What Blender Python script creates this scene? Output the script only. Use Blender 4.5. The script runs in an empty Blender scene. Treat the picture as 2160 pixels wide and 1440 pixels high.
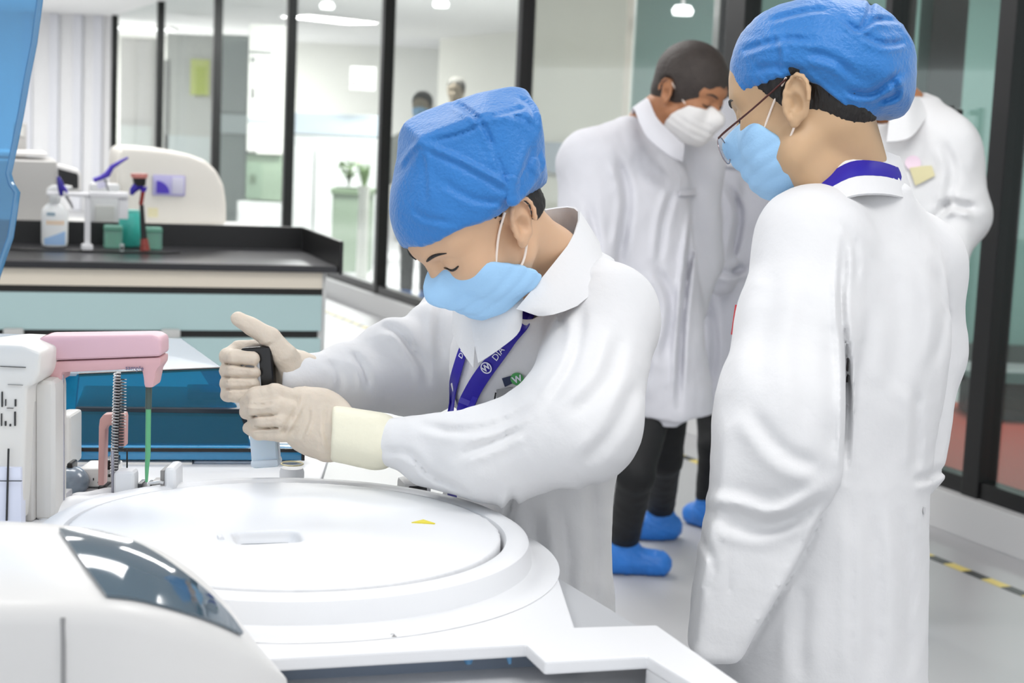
import bpy, bmesh, math, random
import numpy as np
from mathutils import Vector, Matrix, Euler
from mathutils.bvhtree import BVHTree
random.seed(7)
S = bpy.context.scene
COL = S.collection
PI = math.pi
R_ = math.radians

# ---------------------------------------------------------------- camera
FPX = 3400.0
CAMH = 1.42
PITCH, ROLL = R_(7.3), R_(2.55)
cam_d = bpy.data.cameras.new('camera'); cam = bpy.data.objects.new('camera', cam_d); COL.objects.link(cam)
cam_d.sensor_width = 36.0; cam_d.lens = FPX / 2160 * 36
cam_d.clip_start = 0.05; cam_d.clip_end = 100
cam_d.dof.use_dof = True; cam_d.dof.focus_distance = 2.25; cam_d.dof.aperture_fstop = 7.0
cp, sp = math.cos(PITCH), math.sin(PITCH); cr, sr = math.cos(ROLL), math.sin(ROLL)
F = Vector((0, cp, -sp)); U0 = Vector((0, sp, cp)); R0 = Vector((1, 0, 0))
# scene appears turned clockwise -> camera turned counter-clockwise
RV = R0 * cr + U0 * sr
UV = -R0 * sr + U0 * cr
CP = Vector((0, 0, CAMH))
m = Matrix.Identity(4)
for i in range(3):
    m[i][0] = RV[i]; m[i][1] = UV[i]; m[i][2] = -F[i]; m[i][3] = CP[i]
cam.matrix_world = m
S.camera = cam

def ray(px, py):
    return F + RV * ((px - 1080) / FPX) - UV * ((py - 720) / FPX)
def P(px, py, d):
    return CP + ray(px, py) * d
def G(px, py, z):
    r = ray(px, py); return CP + r * ((z - CAMH) / r.z)
def YP(px, py, y):
    """the point of the sight line that lies at world distance y"""
    r = ray(px, py); return CP + r * (y / r.y)

# ---------------------------------------------------------------- world, view, lights
S.view_settings.view_transform = 'Standard'; S.view_settings.look = 'None'
S.view_settings.gamma = 1.0; S.view_settings.exposure = 0.0; S.view_settings.use_curve_mapping = False
try:
    S.cycles.use_denoising = True; S.cycles.max_bounces = 8; S.cycles.transparent_max_bounces = 16
    S.cycles.sample_clamp_indirect = 6.0
except Exception: pass
w = bpy.data.worlds.new('world'); S.world = w; w.use_nodes = True
w.node_tree.nodes['Background'].inputs[0].default_value = (0.93, 0.96, 1.0, 1)
w.node_tree.nodes['Background'].inputs[1].default_value = 1.25

def area(name, loc, sx, sy, power, rot=(0, 0, 0), col=(1, 0.99, 0.97)):
    l = bpy.data.lights.new(name, 'AREA'); l.shape = 'RECTANGLE'; l.size = sx; l.size_y = sy
    l.energy = power; l.color = col
    o = bpy.data.objects.new(name, l); COL.objects.link(o); o.location = loc; o.rotation_euler = rot
    return o
CEIL = 2.9
LAMPS = [(-1.6, 1.4), (0.7, 1.2), (-0.9, 3.6), (1.1, 3.4), (-2.2, 6.4), (-0.3, 6.4), (-1.9, 9.8), (-6.9, 20.2), (-1.9, 17.6), (-1.0, 15.2), (-6.3, 26.5), (2.8, 9.4)]  # the last one is added to brighten the red-floored hall
for i, (x, y) in enumerate(LAMPS):
    area('panel_lamp', (x, y, CEIL - 0.06), 1.2, 0.6, (13, 16, 18, 18, 28, 26, 50, 240, 210, 220, 480, 95)[i])

# ---------------------------------------------------------------- materials
def lin(c):
    c = c.lstrip('#'); v = [int(c[i:i + 2], 16) / 255 for i in (0, 2, 4)]
    return tuple(x / 12.92 if x <= .04045 else ((x + .055) / 1.055) ** 2.4 for x in v)
MATS = {}
def mat(name, col, rough=0.5, metal=0.0, noise=0.0, nscale=8.0, bump=0.0, bscale=60.0, spec=0.5, sheen=0.0, emit=0.0, sss=0.0, coat=0.0, stretch=None):
    if name in MATS: return MATS[name]
    m = bpy.data.materials.new(name); m.use_nodes = True; nt = m.node_tree
    b = nt.nodes['Principled BSDF']
    c = lin(col) if isinstance(col, str) else col
    b.inputs['Base Color'].default_value = (*c, 1); b.inputs['Roughness'].default_value = rough
    b.inputs['Metallic'].default_value = metal; b.inputs['Specular IOR Level'].default_value = spec
    if sheen: b.inputs['Sheen Weight'].default_value = sheen
    if coat: b.inputs['Coat Weight'].default_value = coat; b.inputs['Coat Roughness'].default_value = 0.08
    if sss:
        b.inputs['Subsurface Weight'].default_value = sss; b.inputs['Subsurface Radius'].default_value = (0.012, 0.005, 0.003)
        b.inputs['Subsurface Scale'].default_value = 1.0
    if emit:
        b.inputs['Emission Color'].default_value = (*c, 1); b.inputs['Emission Strength'].default_value = emit
    tc = None
    if noise or bump:
        tc = nt.nodes.new('ShaderNodeTexCoord')
        src = tc.outputs['Object']
        if stretch:
            mp = nt.nodes.new('ShaderNodeMapping'); mp.inputs['Scale'].default_value = stretch
            nt.links.new(src, mp.inputs[0]); src = mp.outputs[0]
    if noise:
        n = nt.nodes.new('ShaderNodeTexNoise'); n.inputs['Scale'].default_value = nscale; n.inputs['Detail'].default_value = 4
        nt.links.new(src, n.inputs['Vector'])
        mx = nt.nodes.new('ShaderNodeMix'); mx.data_type = 'RGBA'
        mx.inputs[6].default_value = (*[max(0, x * (1 - noise)) for x in c], 1)
        mx.inputs[7].default_value = (*[min(1, x * (1 + noise)) for x in c], 1)
        nt.links.new(n.outputs['Fac'], mx.inputs[0]); nt.links.new(mx.outputs[2], b.inputs['Base Color'])
    if bump:
        n2 = nt.nodes.new('ShaderNodeTexNoise'); n2.inputs['Scale'].default_value = bscale; n2.inputs['Detail'].default_value = 3
        nt.links.new(src, n2.inputs['Vector'])
        bp = nt.nodes.new('ShaderNodeBump'); bp.inputs['Strength'].default_value = bump; bp.inputs['Distance'].default_value = 0.01
        nt.links.new(n2.outputs['Fac'], bp.inputs['Height']); nt.links.new(bp.outputs[0], b.inputs['Normal'])
    MATS[name] = m; return m
def glass(name, tint, gl=0.08, rough=0.02, dens=1.0):
    """thin sheet: tinted see-through with a glossy coat"""
    if name in MATS: return MATS[name]
    m = bpy.data.materials.new(name); m.use_nodes = True; nt = m.node_tree
    for n in list(nt.nodes): nt.nodes.remove(n)
    out = nt.nodes.new('ShaderNodeOutputMaterial'); t = nt.nodes.new('ShaderNodeBsdfTransparent')
    c = lin(tint) if isinstance(tint, str) else tint
    t.inputs[0].default_value = (*c, 1)
    g = nt.nodes.new('ShaderNodeBsdfGlossy'); g.inputs['Roughness'].default_value = rough
    fr = nt.nodes.new('ShaderNodeLayerWeight'); fr.inputs['Blend'].default_value = 0.25
    ma = nt.nodes.new('ShaderNodeMath'); ma.operation = 'MULTIPLY_ADD'; ma.inputs[1].default_value = 0.12; ma.inputs[2].default_value = gl
    mx = nt.nodes.new('ShaderNodeMixShader')
    nt.links.new(fr.outputs['Fresnel'], ma.inputs[0]); nt.links.new(ma.outputs[0], mx.inputs[0])
    last = t.outputs[0]
    if dens < 1.0:
        d = nt.nodes.new('ShaderNodeBsdfDiffuse'); d.inputs[0].default_value = (*c, 1)
        m2 = nt.nodes.new('ShaderNodeMixShader'); m2.inputs[0].default_value = 1 - dens
        nt.links.new(t.outputs[0], m2.inputs[1]); nt.links.new(d.outputs[0], m2.inputs[2]); last = m2.outputs[0]
    nt.links.new(last, mx.inputs[1]); nt.links.new(g.outputs[0], mx.inputs[2]); nt.links.new(mx.outputs[0], out.inputs[0])
    MATS[name] = m; return m

# ---------------------------------------------------------------- object helpers
def tag(o, label=None, cat=None, group=None, kind=None):
    if label: o['label'] = label
    if cat: o['category'] = cat
    if group: o['group'] = group
    if kind: o['kind'] = kind
    return o
def thing(name, label, cat, loc=(0, 0, 0), rz=0.0, group=None):
    o = bpy.data.objects.new(name, None); COL.objects.link(o)
    o.location = loc; o.rotation_euler = (0, 0, rz); o.empty_display_size = .05
    return tag(o, label, cat, group)
def frame_of(o):
    return Matrix.Translation(o.location) @ Matrix.Rotation(o.rotation_euler.z, 4, 'Z')

class MB:
    def __init__(s): s.v = []; s.f = []; s.mi = []; s.cur = 0
    def add(s, vs, fs):
        n = len(s.v); s.v += [tuple(v) for v in vs]; s.f += [tuple(n + i for i in f) for f in fs]; s.mi += [s.cur] * len(fs); return s
    def bm(s, bm):
        bm.verts.ensure_lookup_table(); s.add([v.co[:] for v in bm.verts], [[v.index for v in f.verts] for f in bm.faces]); bm.free(); return s
    def box(s, lo, hi, bev=0.0, seg=2, M=None):
        bm = bmesh.new(); bmesh.ops.create_cube(bm, size=1)
        for v in bm.verts:
            v.co = Vector([lo[i] + (v.co[i] + .5) * (hi[i] - lo[i]) for i in range(3)])
        if bev: bmesh.ops.bevel(bm, geom=list(bm.edges), offset=bev, segments=seg, affect='EDGES', profile=.6)
        if M is not None: bmesh.ops.transform(bm, matrix=M, verts=bm.verts)
        bm.verts.index_update(); return s.bm(bm)
    def prism(s, poly, z0, z1, bev=0.0, seg=2, M=None):
        bm = bmesh.new(); vs = [bm.verts.new((p[0], p[1], z0)) for p in poly]
        f = bm.faces.new(vs); r = bmesh.ops.extrude_face_region(bm, geom=[f])
        for v in r['geom']:
            if isinstance(v, bmesh.types.BMVert): v.co.z = z1
        bmesh.ops.recalc_face_normals(bm, faces=bm.faces)
        if bev: bmesh.ops.bevel(bm, geom=[e for e in bm.edges], offset=bev, segments=seg, affect='EDGES', profile=.6)
        if M is not None: bmesh.ops.transform(bm, matrix=M, verts=bm.verts)
        bm.verts.index_update(); return s.bm(bm)
    def lathe(s, prof, n=40, M=None, c=(0, 0)):
        vs = []; fs = []
        for r, z in prof:
            for i in range(n):
                a = 2 * PI * i / n; vs.append(Vector((c[0] + r * math.cos(a), c[1] + r * math.sin(a), z)))
        for j in range(len(prof) - 1):
            for i in range(n):
                k = (i + 1) % n; fs.append((j * n + i, j * n + k, (j + 1) * n + k, (j + 1) * n + i))
        if prof[0][0] > 1e-6: fs.append(tuple(range(n))[::-1])
        if prof[-1][0] > 1e-6: fs.append(tuple((len(prof) - 1) * n + i for i in range(n)))
        if M is not None: vs = [M @ v for v in vs]
        return s.add(vs, fs)
    def tube(s, path, r, n=10, close=False):
        path = [Vector(p) for p in path]; m = len(path); rr = r if isinstance(r, (list, tuple)) else [r] * m
        vs = []; fs = []; up = None
        for i, p in enumerate(path):
            t = (path[(i + 1) % m] - path[i - 1]) if close else (path[min(i + 1, m - 1)] - path[max(i - 1, 0)])
            t.normalize()
            if up is None:
                up = Vector((0, 0, 1)) if abs(t.z) < .9 else Vector((1, 0, 0))
            u = (up - t * up.dot(t)).normalized(); up = u; v = t.cross(u)
            for k in range(n):
                a = 2 * PI * k / n; vs.append(p + (u * math.cos(a) + v * math.sin(a)) * rr[i])
        for i in range(m if close else m - 1):
            for k in range(n):
                q = (k + 1) % n; j = (i + 1) % m; fs.append((i * n + k, i * n + q, j * n + q, j * n + k))
        if not close: fs.append(tuple(range(n))[::-1]); fs.append(tuple((m - 1) * n + k for k in range(n)))
        return s.add(vs, fs)
    def sheet(s, rows, th=0.0015, nrm=None):
        """grid of points (rows x cols) given a thickness along its normals"""
        rows = [[Vector(p) for p in r] for r in rows]; a, b = len(rows), len(rows[0]); top = []; bot = []
        for i in range(a):
            for j in range(b):
                du = rows[min(i + 1, a - 1)][j] - rows[max(i - 1, 0)][j]; dv = rows[i][min(j + 1, b - 1)] - rows[i][max(j - 1, 0)]
                n = du.cross(dv)
                n = n.normalized() if n.length > 1e-9 else Vector((0, 0, 1))
                if nrm is not None and n.dot(nrm) < 0: n = -n
                top.append(rows[i][j] + n * th / 2); bot.append(rows[i][j] - n * th / 2)
        N = a * b; fs = []
        for i in range(a - 1):
            for j in range(b - 1):
                q = (i * b + j, i * b + j + 1, (i + 1) * b + j + 1, (i + 1) * b + j); fs.append(q); fs.append(tuple(N + x for x in q[::-1]))
        bd = [j for j in range(b)] + [i * b + b - 1 for i in range(1, a)] + [(a - 1) * b + j for j in range(b - 2, -1, -1)] + [i * b for i in range(a - 2, 0, -1)]
        for k in range(len(bd)):
            x, y = bd[k], bd[(k + 1) % len(bd)]; fs.append((x, N + x, N + y, y))
        return s.add(top + bot, fs)
    def build(s, name, mats, parent=None, smooth=True, world=False, angle=35):
        me = bpy.data.meshes.new(name)
        vs = s.v
        if world and parent is not None:
            inv = world_inv(parent); vs = [tuple(inv @ Vector(v)) for v in vs]
        me.from_pydata(vs, [], s.f)
        for mm in (mats if isinstance(mats, (list, tuple)) else [mats]): me.materials.append(mm)
        if any(s.mi): me.polygons.foreach_set('material_index', s.mi)
        bm = bmesh.new(); bm.from_mesh(me); bmesh.ops.recalc_face_normals(bm, faces=bm.faces); bm.to_mesh(me); bm.free()
        o = bpy.data.objects.new(name, me); COL.objects.link(o)
        if parent is not None: o.parent = parent
        if smooth: smooth_by_angle(me, angle)
        return o
def world_inv(parent):
    M = Matrix.Identity(4); q = parent
    while q is not None:
        M = frame_of(q) @ M; q = q.parent
    return M.inverted()
def smooth_by_angle(me, deg=35):
    me.polygons.foreach_set('use_smooth', [True] * len(me.polygons))
    bm = bmesh.new(); bm.from_mesh(me); t = R_(deg)
    for e in bm.edges:
        if len(e.link_faces) == 2: e.smooth = e.calc_face_angle(0) < t
    bm.to_mesh(me); bm.free()
def struct(o, kind='structure'): o['kind'] = kind; return o
def interp(pts, n):
    """smooth (Catmull-Rom) resampling of a point list"""
    pts = [Vector(p) for p in pts]; out = []
    if len(pts) == 2: return [pts[0].lerp(pts[1], i / (n - 1)) for i in range(n)]
    L = len(pts) - 1
    for i in range(n):
        t = i / (n - 1) * L; k = min(int(t), L - 1); u = t - k
        p0 = pts[max(k - 1, 0)]; p1 = pts[k]; p2 = pts[k + 1]; p3 = pts[min(k + 2, L)]
        out.append(0.5 * ((2 * p1) + (p2 - p0) * u + (2 * p0 - 5 * p1 + 4 * p2 - p3) * u * u + (3 * p1 - p0 - 3 * p2 + p3) * u ** 3))
    return out
def copy_tree(o, parent=None):
    c = o.copy(); COL.objects.link(c); c.parent = parent
    for ch in [x for x in bpy.data.objects if x.parent == o]: copy_tree(ch, c)
    return c

FONT = None
def text_mesh(txt, size, th=0.0004, bold=0.0):
    cu = bpy.data.curves.new('t', 'FONT'); cu.body = txt; cu.size = size; cu.extrude = th; cu.align_x = 'CENTER'; cu.align_y = 'CENTER'
    cu.offset = bold; cu.resolution_u = 3
    o = bpy.data.objects.new('t', cu); COL.objects.link(o)
    dg = bpy.context.evaluated_depsgraph_get(); me = bpy.data.meshes.new_from_object(o.evaluated_get(dg))
    bpy.data.objects.remove(o); vs = [v.co.copy() for v in me.vertices]; fs = [tuple(p.vertices) for p in me.polygons]
    bpy.data.meshes.remove(me); return vs, fs
# ================================================================ implicit-surface modelling (for bodies, clothes and moulded shapes)
class Field:
    def __init__(s, lo, hi, h):
        s.h = h; s.lo = np.array(lo, dtype=np.float32); n = np.ceil((np.array(hi) - np.array(lo)) / h).astype(int) + 1
        s.ax = [s.lo[i] + h * np.arange(n[i], dtype=np.float32) for i in range(3)]
        s.F = np.full(n, .05, dtype=np.float32)
    def _sl(s, lo, hi, pad):
        out = []
        for i in range(3):
            a = int(max(0, math.floor((lo[i] - pad - s.lo[i]) / s.h))); b = int(min(len(s.ax[i]), math.ceil((hi[i] + pad - s.lo[i]) / s.h) + 1))
            if b <= a: return None
            out.append(slice(a, b))
        return tuple(out)
    def put(s, prim, k=.012, op='add', pad=None):
        fn, lo, hi = prim; pad = (.05 + k) if pad is None else pad
        sl = s._sl(lo, hi, pad)
        if sl is None: return s
        x = s.ax[0][sl[0]][:, None, None]; y = s.ax[1][sl[1]][None, :, None]; z = s.ax[2][sl[2]][None, None, :]
        d = fn(x, y, z).astype(np.float32); A = s.F[sl]
        if op == 'add':
            h = np.maximum(k - np.abs(A - d), 0) / k; s.F[sl] = np.minimum(A, d) - h * h * k * .25
        elif op == 'sub':
            d = -d; h = np.maximum(k - np.abs(A - d), 0) / k; s.F[sl] = np.maximum(A, d) + h * h * k * .25
        elif op == 'and':
            h = np.maximum(k - np.abs(A - d), 0) / k; s.F[sl] = np.maximum(A, d) + h * h * k * .25
        return s
    def every(s, fn, op='disp', k=.01):
        x = s.ax[0][:, None, None]; y = s.ax[1][None, :, None]; z = s.ax[2][None, None, :]
        d = fn(x, y, z)
        if op == 'disp': s.F = (s.F + d).astype(np.float32)
        elif op == 'and':
            d = np.broadcast_to(d, s.F.shape); h = np.maximum(k - np.abs(s.F - d), 0) / k; s.F = (np.maximum(s.F, d) + h * h * k * .25).astype(np.float32)
        elif op == 'sub':
            d = -np.broadcast_to(d, s.F.shape); h = np.maximum(k - np.abs(s.F - d), 0) / k; s.F = (np.maximum(s.F, d) + h * h * k * .25).astype(np.float32)
        return s
    def mesh(s, smooth=1):
        F = s.F; F[0] = F[-1] = .05; F[:, 0] = F[:, -1] = .05; F[:, :, 0] = F[:, :, -1] = .05
        nx, ny, nz = F.shape; ins = F < 0
        c = [(0, 0, 0), (1, 0, 0), (0, 1, 0), (1, 1, 0), (0, 0, 1), (1, 0, 1), (0, 1, 1), (1, 1, 1)]
        cnt = np.zeros((nx - 1, ny - 1, nz - 1), dtype=np.int8)
        for (i, j, k) in c: cnt += ins[i:nx - 1 + i, j:ny - 1 + j, k:nz - 1 + k]
        act = (cnt > 0) & (cnt < 8); idx = np.argwhere(act); N = len(idx)
        vid = np.full(act.shape, -1, dtype=np.int64); vid[act] = np.arange(N)
        vals = np.stack([F[idx[:, 0] + i, idx[:, 1] + j, idx[:, 2] + k] for (i, j, k) in c], 1)
        acc = np.zeros((N, 3)); w = np.zeros(N)
        for a in range(8):
            for b in range(a + 1, 8):
                ca, cb = np.array(c[a]), np.array(c[b])
                if np.abs(ca - cb).sum() != 1: continue
                va, vb = vals[:, a], vals[:, b]; m = (va < 0) != (vb < 0)
                t = np.where(m, va / np.where(m, va - vb, 1), 0)
                p = ca[None] + t[:, None] * (cb - ca)[None]
                acc += p * m[:, None]; w += m
        V = (idx + acc / w[:, None]) * s.h + s.lo[None]
        quads = []
        for axis in range(3):
            o1, o2 = [(1, 2), (2, 0), (0, 1)][axis]
            A = np.take(ins, range(0, F.shape[axis] - 1), axis); B = np.take(ins, range(1, F.shape[axis]), axis)
            ch = np.argwhere(A != B)
            ch = ch[(ch[:, o1] > 0) & (ch[:, o2] > 0) & (ch[:, o1] < F.shape[o1] - 1) & (ch[:, o2] < F.shape[o2] - 1)]
            inside = A[ch[:, 0], ch[:, 1], ch[:, 2]]
            def g(d1, d2):
                q = ch.copy(); q[:, o1] -= d1; q[:, o2] -= d2; return vid[q[:, 0], q[:, 1], q[:, 2]]
            Q = np.stack([g(1, 1), g(0, 1), g(0, 0), g(1, 0)], 1)
            Q[~inside] = Q[~inside][:, ::-1]
            quads.append(Q)
        Q = np.concatenate(quads); Q = Q[(Q >= 0).all(1)]
        for _ in range(smooth):
            acc = np.zeros_like(V); w = np.zeros(len(V))
            for a, b in ((0, 1), (1, 2), (2, 3), (3, 0)):
                np.add.at(acc, Q[:, a], V[Q[:, b]]); np.add.at(w, Q[:, a], 1); np.add.at(acc, Q[:, b], V[Q[:, a]]); np.add.at(w, Q[:, b], 1)
            V = V * .5 + .5 * acc / np.maximum(w, 1)[:, None]
        return V, Q
    def build(s, name, mats, parent=None, smooth=1, keep=True):
        V, Q = s.mesh(smooth)
        if keep: V, Q = biggest(V, Q)
        return np_obj(name, V, Q, mats, parent)
def biggest(V, Q, share=.02):
    """drops stray crumbs: keeps connected pieces above a share of the largest"""
    par = np.arange(len(V))
    E = np.concatenate([Q[:, [0, 1]], Q[:, [1, 2]], Q[:, [2, 3]]])
    while True:
        m = np.minimum(par[E[:, 0]], par[E[:, 1]]); old = par.copy()
        np.minimum.at(par, E[:, 0], m); np.minimum.at(par, E[:, 1], m); par = par[par]; par = par[par]
        if (old == par).all(): break
    u, cnts = np.unique(par, return_counts=True); ok = set(u[cnts >= cnts.max() * share].tolist())
    keep = np.isin(par, list(ok)); mp = np.cumsum(keep) - 1
    Q = Q[keep[Q[:, 0]]]
    return V[keep], mp[Q]
WORLD_MESH = {}
def np_obj(name, V, Q, mats, parent=None, world=True):
    V = np.asarray(V, dtype=np.float64); Vw = V
    if parent is not None and world:
        I = np.array(world_inv(parent)); V = V @ I[:3, :3].T + I[:3, 3]
    me = bpy.data.meshes.new(name); me.vertices.add(len(V)); me.vertices.foreach_set('co', V.astype(np.float32).ravel())
    me.loops.add(Q.size); me.loops.foreach_set('vertex_index', Q.astype(np.int32).ravel())
    me.polygons.add(len(Q)); me.polygons.foreach_set('loop_start', (np.arange(len(Q)) * 4).astype(np.int32)); me.polygons.foreach_set('loop_total', np.full(len(Q), 4, dtype=np.int32))
    me.update(calc_edges=True); me.validate()
    me.polygons.foreach_set('use_smooth', [True] * len(me.polygons))
    for mm in (mats if isinstance(mats, (list, tuple)) else [mats]): me.materials.append(mm)
    o = bpy.data.objects.new(name, me); COL.objects.link(o)
    if parent is not None: o.parent = parent
    o_bvh[o.name] = (Vw, Q)
    return o
o_bvh = {}
def bvh_of(*objs):
    vs = []; fs = []
    for o in objs:
        V, Q = o_bvh[o.name]; n = len(vs); vs += [tuple(v) for v in V]; fs += [tuple(int(i) + n for i in q) for q in Q]
    return BVHTree.FromPolygons(vs, fs)
HIT_START = [0.0]
def hit(bvh, px, py, off=.0):
    r = ray(px, py); n_ = r.normalized(); h = bvh.ray_cast(CP + r * HIT_START[0], n_)
    if h[0] is None:
        h = bvh.find_nearest(P(px, py, 2.3)); return h[0] + h[1] * off, h[1]
    nn = h[1] if h[1].dot(n_) < 0 else -h[1]
    return h[0] + nn * off, nn

def AABB(pts, r): 
    a = np.array([tuple(p) for p in pts]); return a.min(0) - r, a.max(0) + r
def rc(a, b, ra, rb, flat=None):
    """round cone from a to b; flat=(axis, factor<1) squashes it along axis"""
    a = np.array(tuple(a), dtype=np.float32); b = np.array(tuple(b), dtype=np.float32)
    lo, hi = AABB([a, b], max(ra, rb))
    def fn(x, y, z):
        p = [x - a[0], y - a[1], z - a[2]]; d = b - a
        if flat is not None:
            n = np.array(tuple(flat[0]), dtype=np.float32); n = n / np.linalg.norm(n); k = 1 / flat[1] - 1
            pn = p[0] * n[0] + p[1] * n[1] + p[2] * n[2]; p = [p[i] + k * pn * n[i] for i in range(3)]; d = d + k * (d @ n) * n
        L2 = float(d @ d) + 1e-12
        t = np.clip((p[0] * d[0] + p[1] * d[1] + p[2] * d[2]) / L2, 0, 1)
        q = np.sqrt((p[0] - t * d[0]) ** 2 + (p[1] - t * d[1]) ** 2 + (p[2] - t * d[2]) ** 2)
        return (q - (ra + (rb - ra) * t)) * (1 if flat is None else (flat[1] + 1) / 2)
    return fn, lo, hi
def ell(c, r, M=None):
    """ellipsoid, M = 3x3 whose columns are its axes"""
    c = np.array(tuple(c), dtype=np.float32); A = np.eye(3) if M is None else np.array([[M[i][j] for j in range(3)] for i in range(3)])
    R = max(r); lo, hi = c - R, c + R
    def fn(x, y, z):
        X, Y, Z = x - c[0], y - c[1], z - c[2]
        u = [(X * A[0, j] + Y * A[1, j] + Z * A[2, j]) for j in range(3)]
        k0 = np.sqrt(sum((u[j] / r[j]) ** 2 for j in range(3))); k1 = np.sqrt(sum((u[j] / r[j] ** 2) ** 2 for j in range(3))) + 1e-6
        return k0 * (k0 - 1) / k1
    return fn, lo, hi
def rbox(c, half, rad=.005, M=None):
    c = np.array(tuple(c), dtype=np.float32); A = np.eye(3) if M is None else np.array([[M[i][j] for j in range(3)] for i in range(3)])
    R = float(np.linalg.norm(half)); lo, hi = c - R, c + R
    def fn(x, y, z):
        X, Y, Z = x - c[0], y - c[1], z - c[2]
        q = [np.abs(X * A[0, j] + Y * A[1, j] + Z * A[2, j]) - (half[j] - rad) for j in range(3)]
        o = np.sqrt(sum(np.maximum(v, 0) ** 2 for v in q)); return o + np.minimum(np.maximum(np.maximum(q[0], q[1]), q[2]), 0) - rad
    return fn, lo, hi
def chain(f, pts, rad, k=.01, op='add', flat=None):
    if not isinstance(rad, (list, tuple)): rad = [rad] * len(pts)
    for i in range(len(pts) - 1): f.put(rc(pts[i], pts[i + 1], rad[i], rad[i + 1], flat), k, op)
    return f
def union(prims, k):
    los = np.min([p[1] for p in prims], 0); his = np.max([p[2] for p in prims], 0)
    def fn(x, y, z):
        A = None
        for p in prims:
            d = p[0](x, y, z)
            if A is None: A = d
            else:
                h = np.maximum(k - np.abs(A - d), 0) / k; A = np.minimum(A, d) - h * h * k * .25
        return A
    return fn, los, his
def section_loft(secs):
    """stack of horizontal ellipses: (centre xyz, half-widths a,b, angle of a) interpolated smoothly in z"""
    secs = sorted(secs, key=lambda s: s[0][2]); zs = np.array([s[0][2] for s in secs])
    T = np.linspace(zs[0], zs[-1], 80)
    def cub(v):
        v = np.array(v, dtype=float); out = []
        m = np.gradient(v, zs)
        for t in T:
            i = min(max(int(np.searchsorted(zs, t)) - 1, 0), len(zs) - 2); h = zs[i + 1] - zs[i]; u = (t - zs[i]) / h
            out.append((2*u**3-3*u**2+1)*v[i] + (u**3-2*u**2+u)*h*m[i] + (-2*u**3+3*u**2)*v[i+1] + (u**3-u**2)*h*m[i+1])
        return np.array(out)
    cx, cy, a, b, th = [cub([s[0][0] for s in secs]), cub([s[0][1] for s in secs]), cub([s[1] for s in secs]), cub([s[2] for s in secs]), cub([s[3] for s in secs])]
    R = max(a.max(), b.max()); lo = np.array([cx.min() - R, cy.min() - R, zs[0]]); hi = np.array([cx.max() + R, cy.max() + R, zs[-1]])
    def fn(x, y, z):
        zz = z.ravel(); I = lambda v: np.interp(zz, T, v)[None, None, :]
        X = x - I(cx); Y = y - I(cy); c, s_ = np.cos(I(th)), np.sin(I(th)); u = (X * c + Y * s_) / I(a); v = (-X * s_ + Y * c) / I(b)
        q = np.sqrt(u * u + v * v) + 1e-6; d = (q - 1) * np.minimum(I(a), I(b))
        zc = np.maximum(zs[0] - z, z - zs[-1]); return np.maximum(d, zc)
    return fn, lo, hi
# ================================================================ THE ROOM
M_floor = mat('floor_vinyl', '#bcbcbe', 0.4, noise=0.04, nscale=1.5)
M_wall = mat('white_wall', '#e9e9ea', 0.7, noise=0.02)
M_frame = mat('black_frame', '#0c0c0d', 0.4)
M_curb = mat('curb_white', '#dcdcdc', 0.6)
M_glassw = glass('partition_glass', (0.95, 0.97, 0.965), 0.035)
M_beige = mat('beige_panel', '#e6e2d4', 0.6, noise=0.03, nscale=3)
M_teal = mat('teal_panel', '#86a6a0', 0.55, noise=0.05, nscale=2)
M_tealglass = glass('teal_tinted_glass', (0.80, 0.87, 0.85), 0.05)

fl = MB().box((-19, -1.5, -0.1), (9, 31, 0.0)).build('floor', M_floor, smooth=False); struct(fl)
ce = MB().box((-19, -1.5, CEIL), (9, 31, CEIL + .1)).build('ceiling', mat('ceiling_white', '#f0f0f0', 0.8), smooth=False); struct(ce)

# glass partition: a straight line on plan
WA = G(2060, 1045, 0.15); WB = G(790, 615, 0.15)
WA.z = WB.z = 0; wd = (WB - WA).normalized(); wn = Vector((-wd.y, wd.x, 0))      # wn: towards the near side?
if wn.dot(-WA) < 0: wn = -wn                                             # wn now faces the camera side
wang = math.atan2(wd.y, wd.x)
def wallhit(px):
    """distance along the partition (from WA) where the sight line of column px (at eye level) crosses it"""
    yh = 285 + (px - 1080) * .0445
    r = ray(px, yh); n = wn; t = (WA - CP).dot(n) / r.dot(n); p = CP + r * t; return (p - WA).dot(wd)
WM = Matrix.Translation(WA) @ Matrix.Rotation(wang, 4, 'Z')               # local x along the wall (away), local y = perpendicular
ysg = 1 if (WM.to_3x3() @ Vector((0, 1, 0))).dot(wn) > 0 else -1           # +y * ysg = near side
posts = [2122, 1872, 1552, 1100, 812, 610, 456, 336, 240]
wide = [.095, .05, .17, .07, .075, .075, .075, .075, .08]
xs = [wallhit(p) for p in posts]
curb = MB().box((-3.5, -.08, 0), (xs[-1] + .1, .08, .15), .004).build('trim_1', M_curb, smooth=False); curb.matrix_world = WM; struct(curb)
alls = [-3.4] + xs
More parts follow.
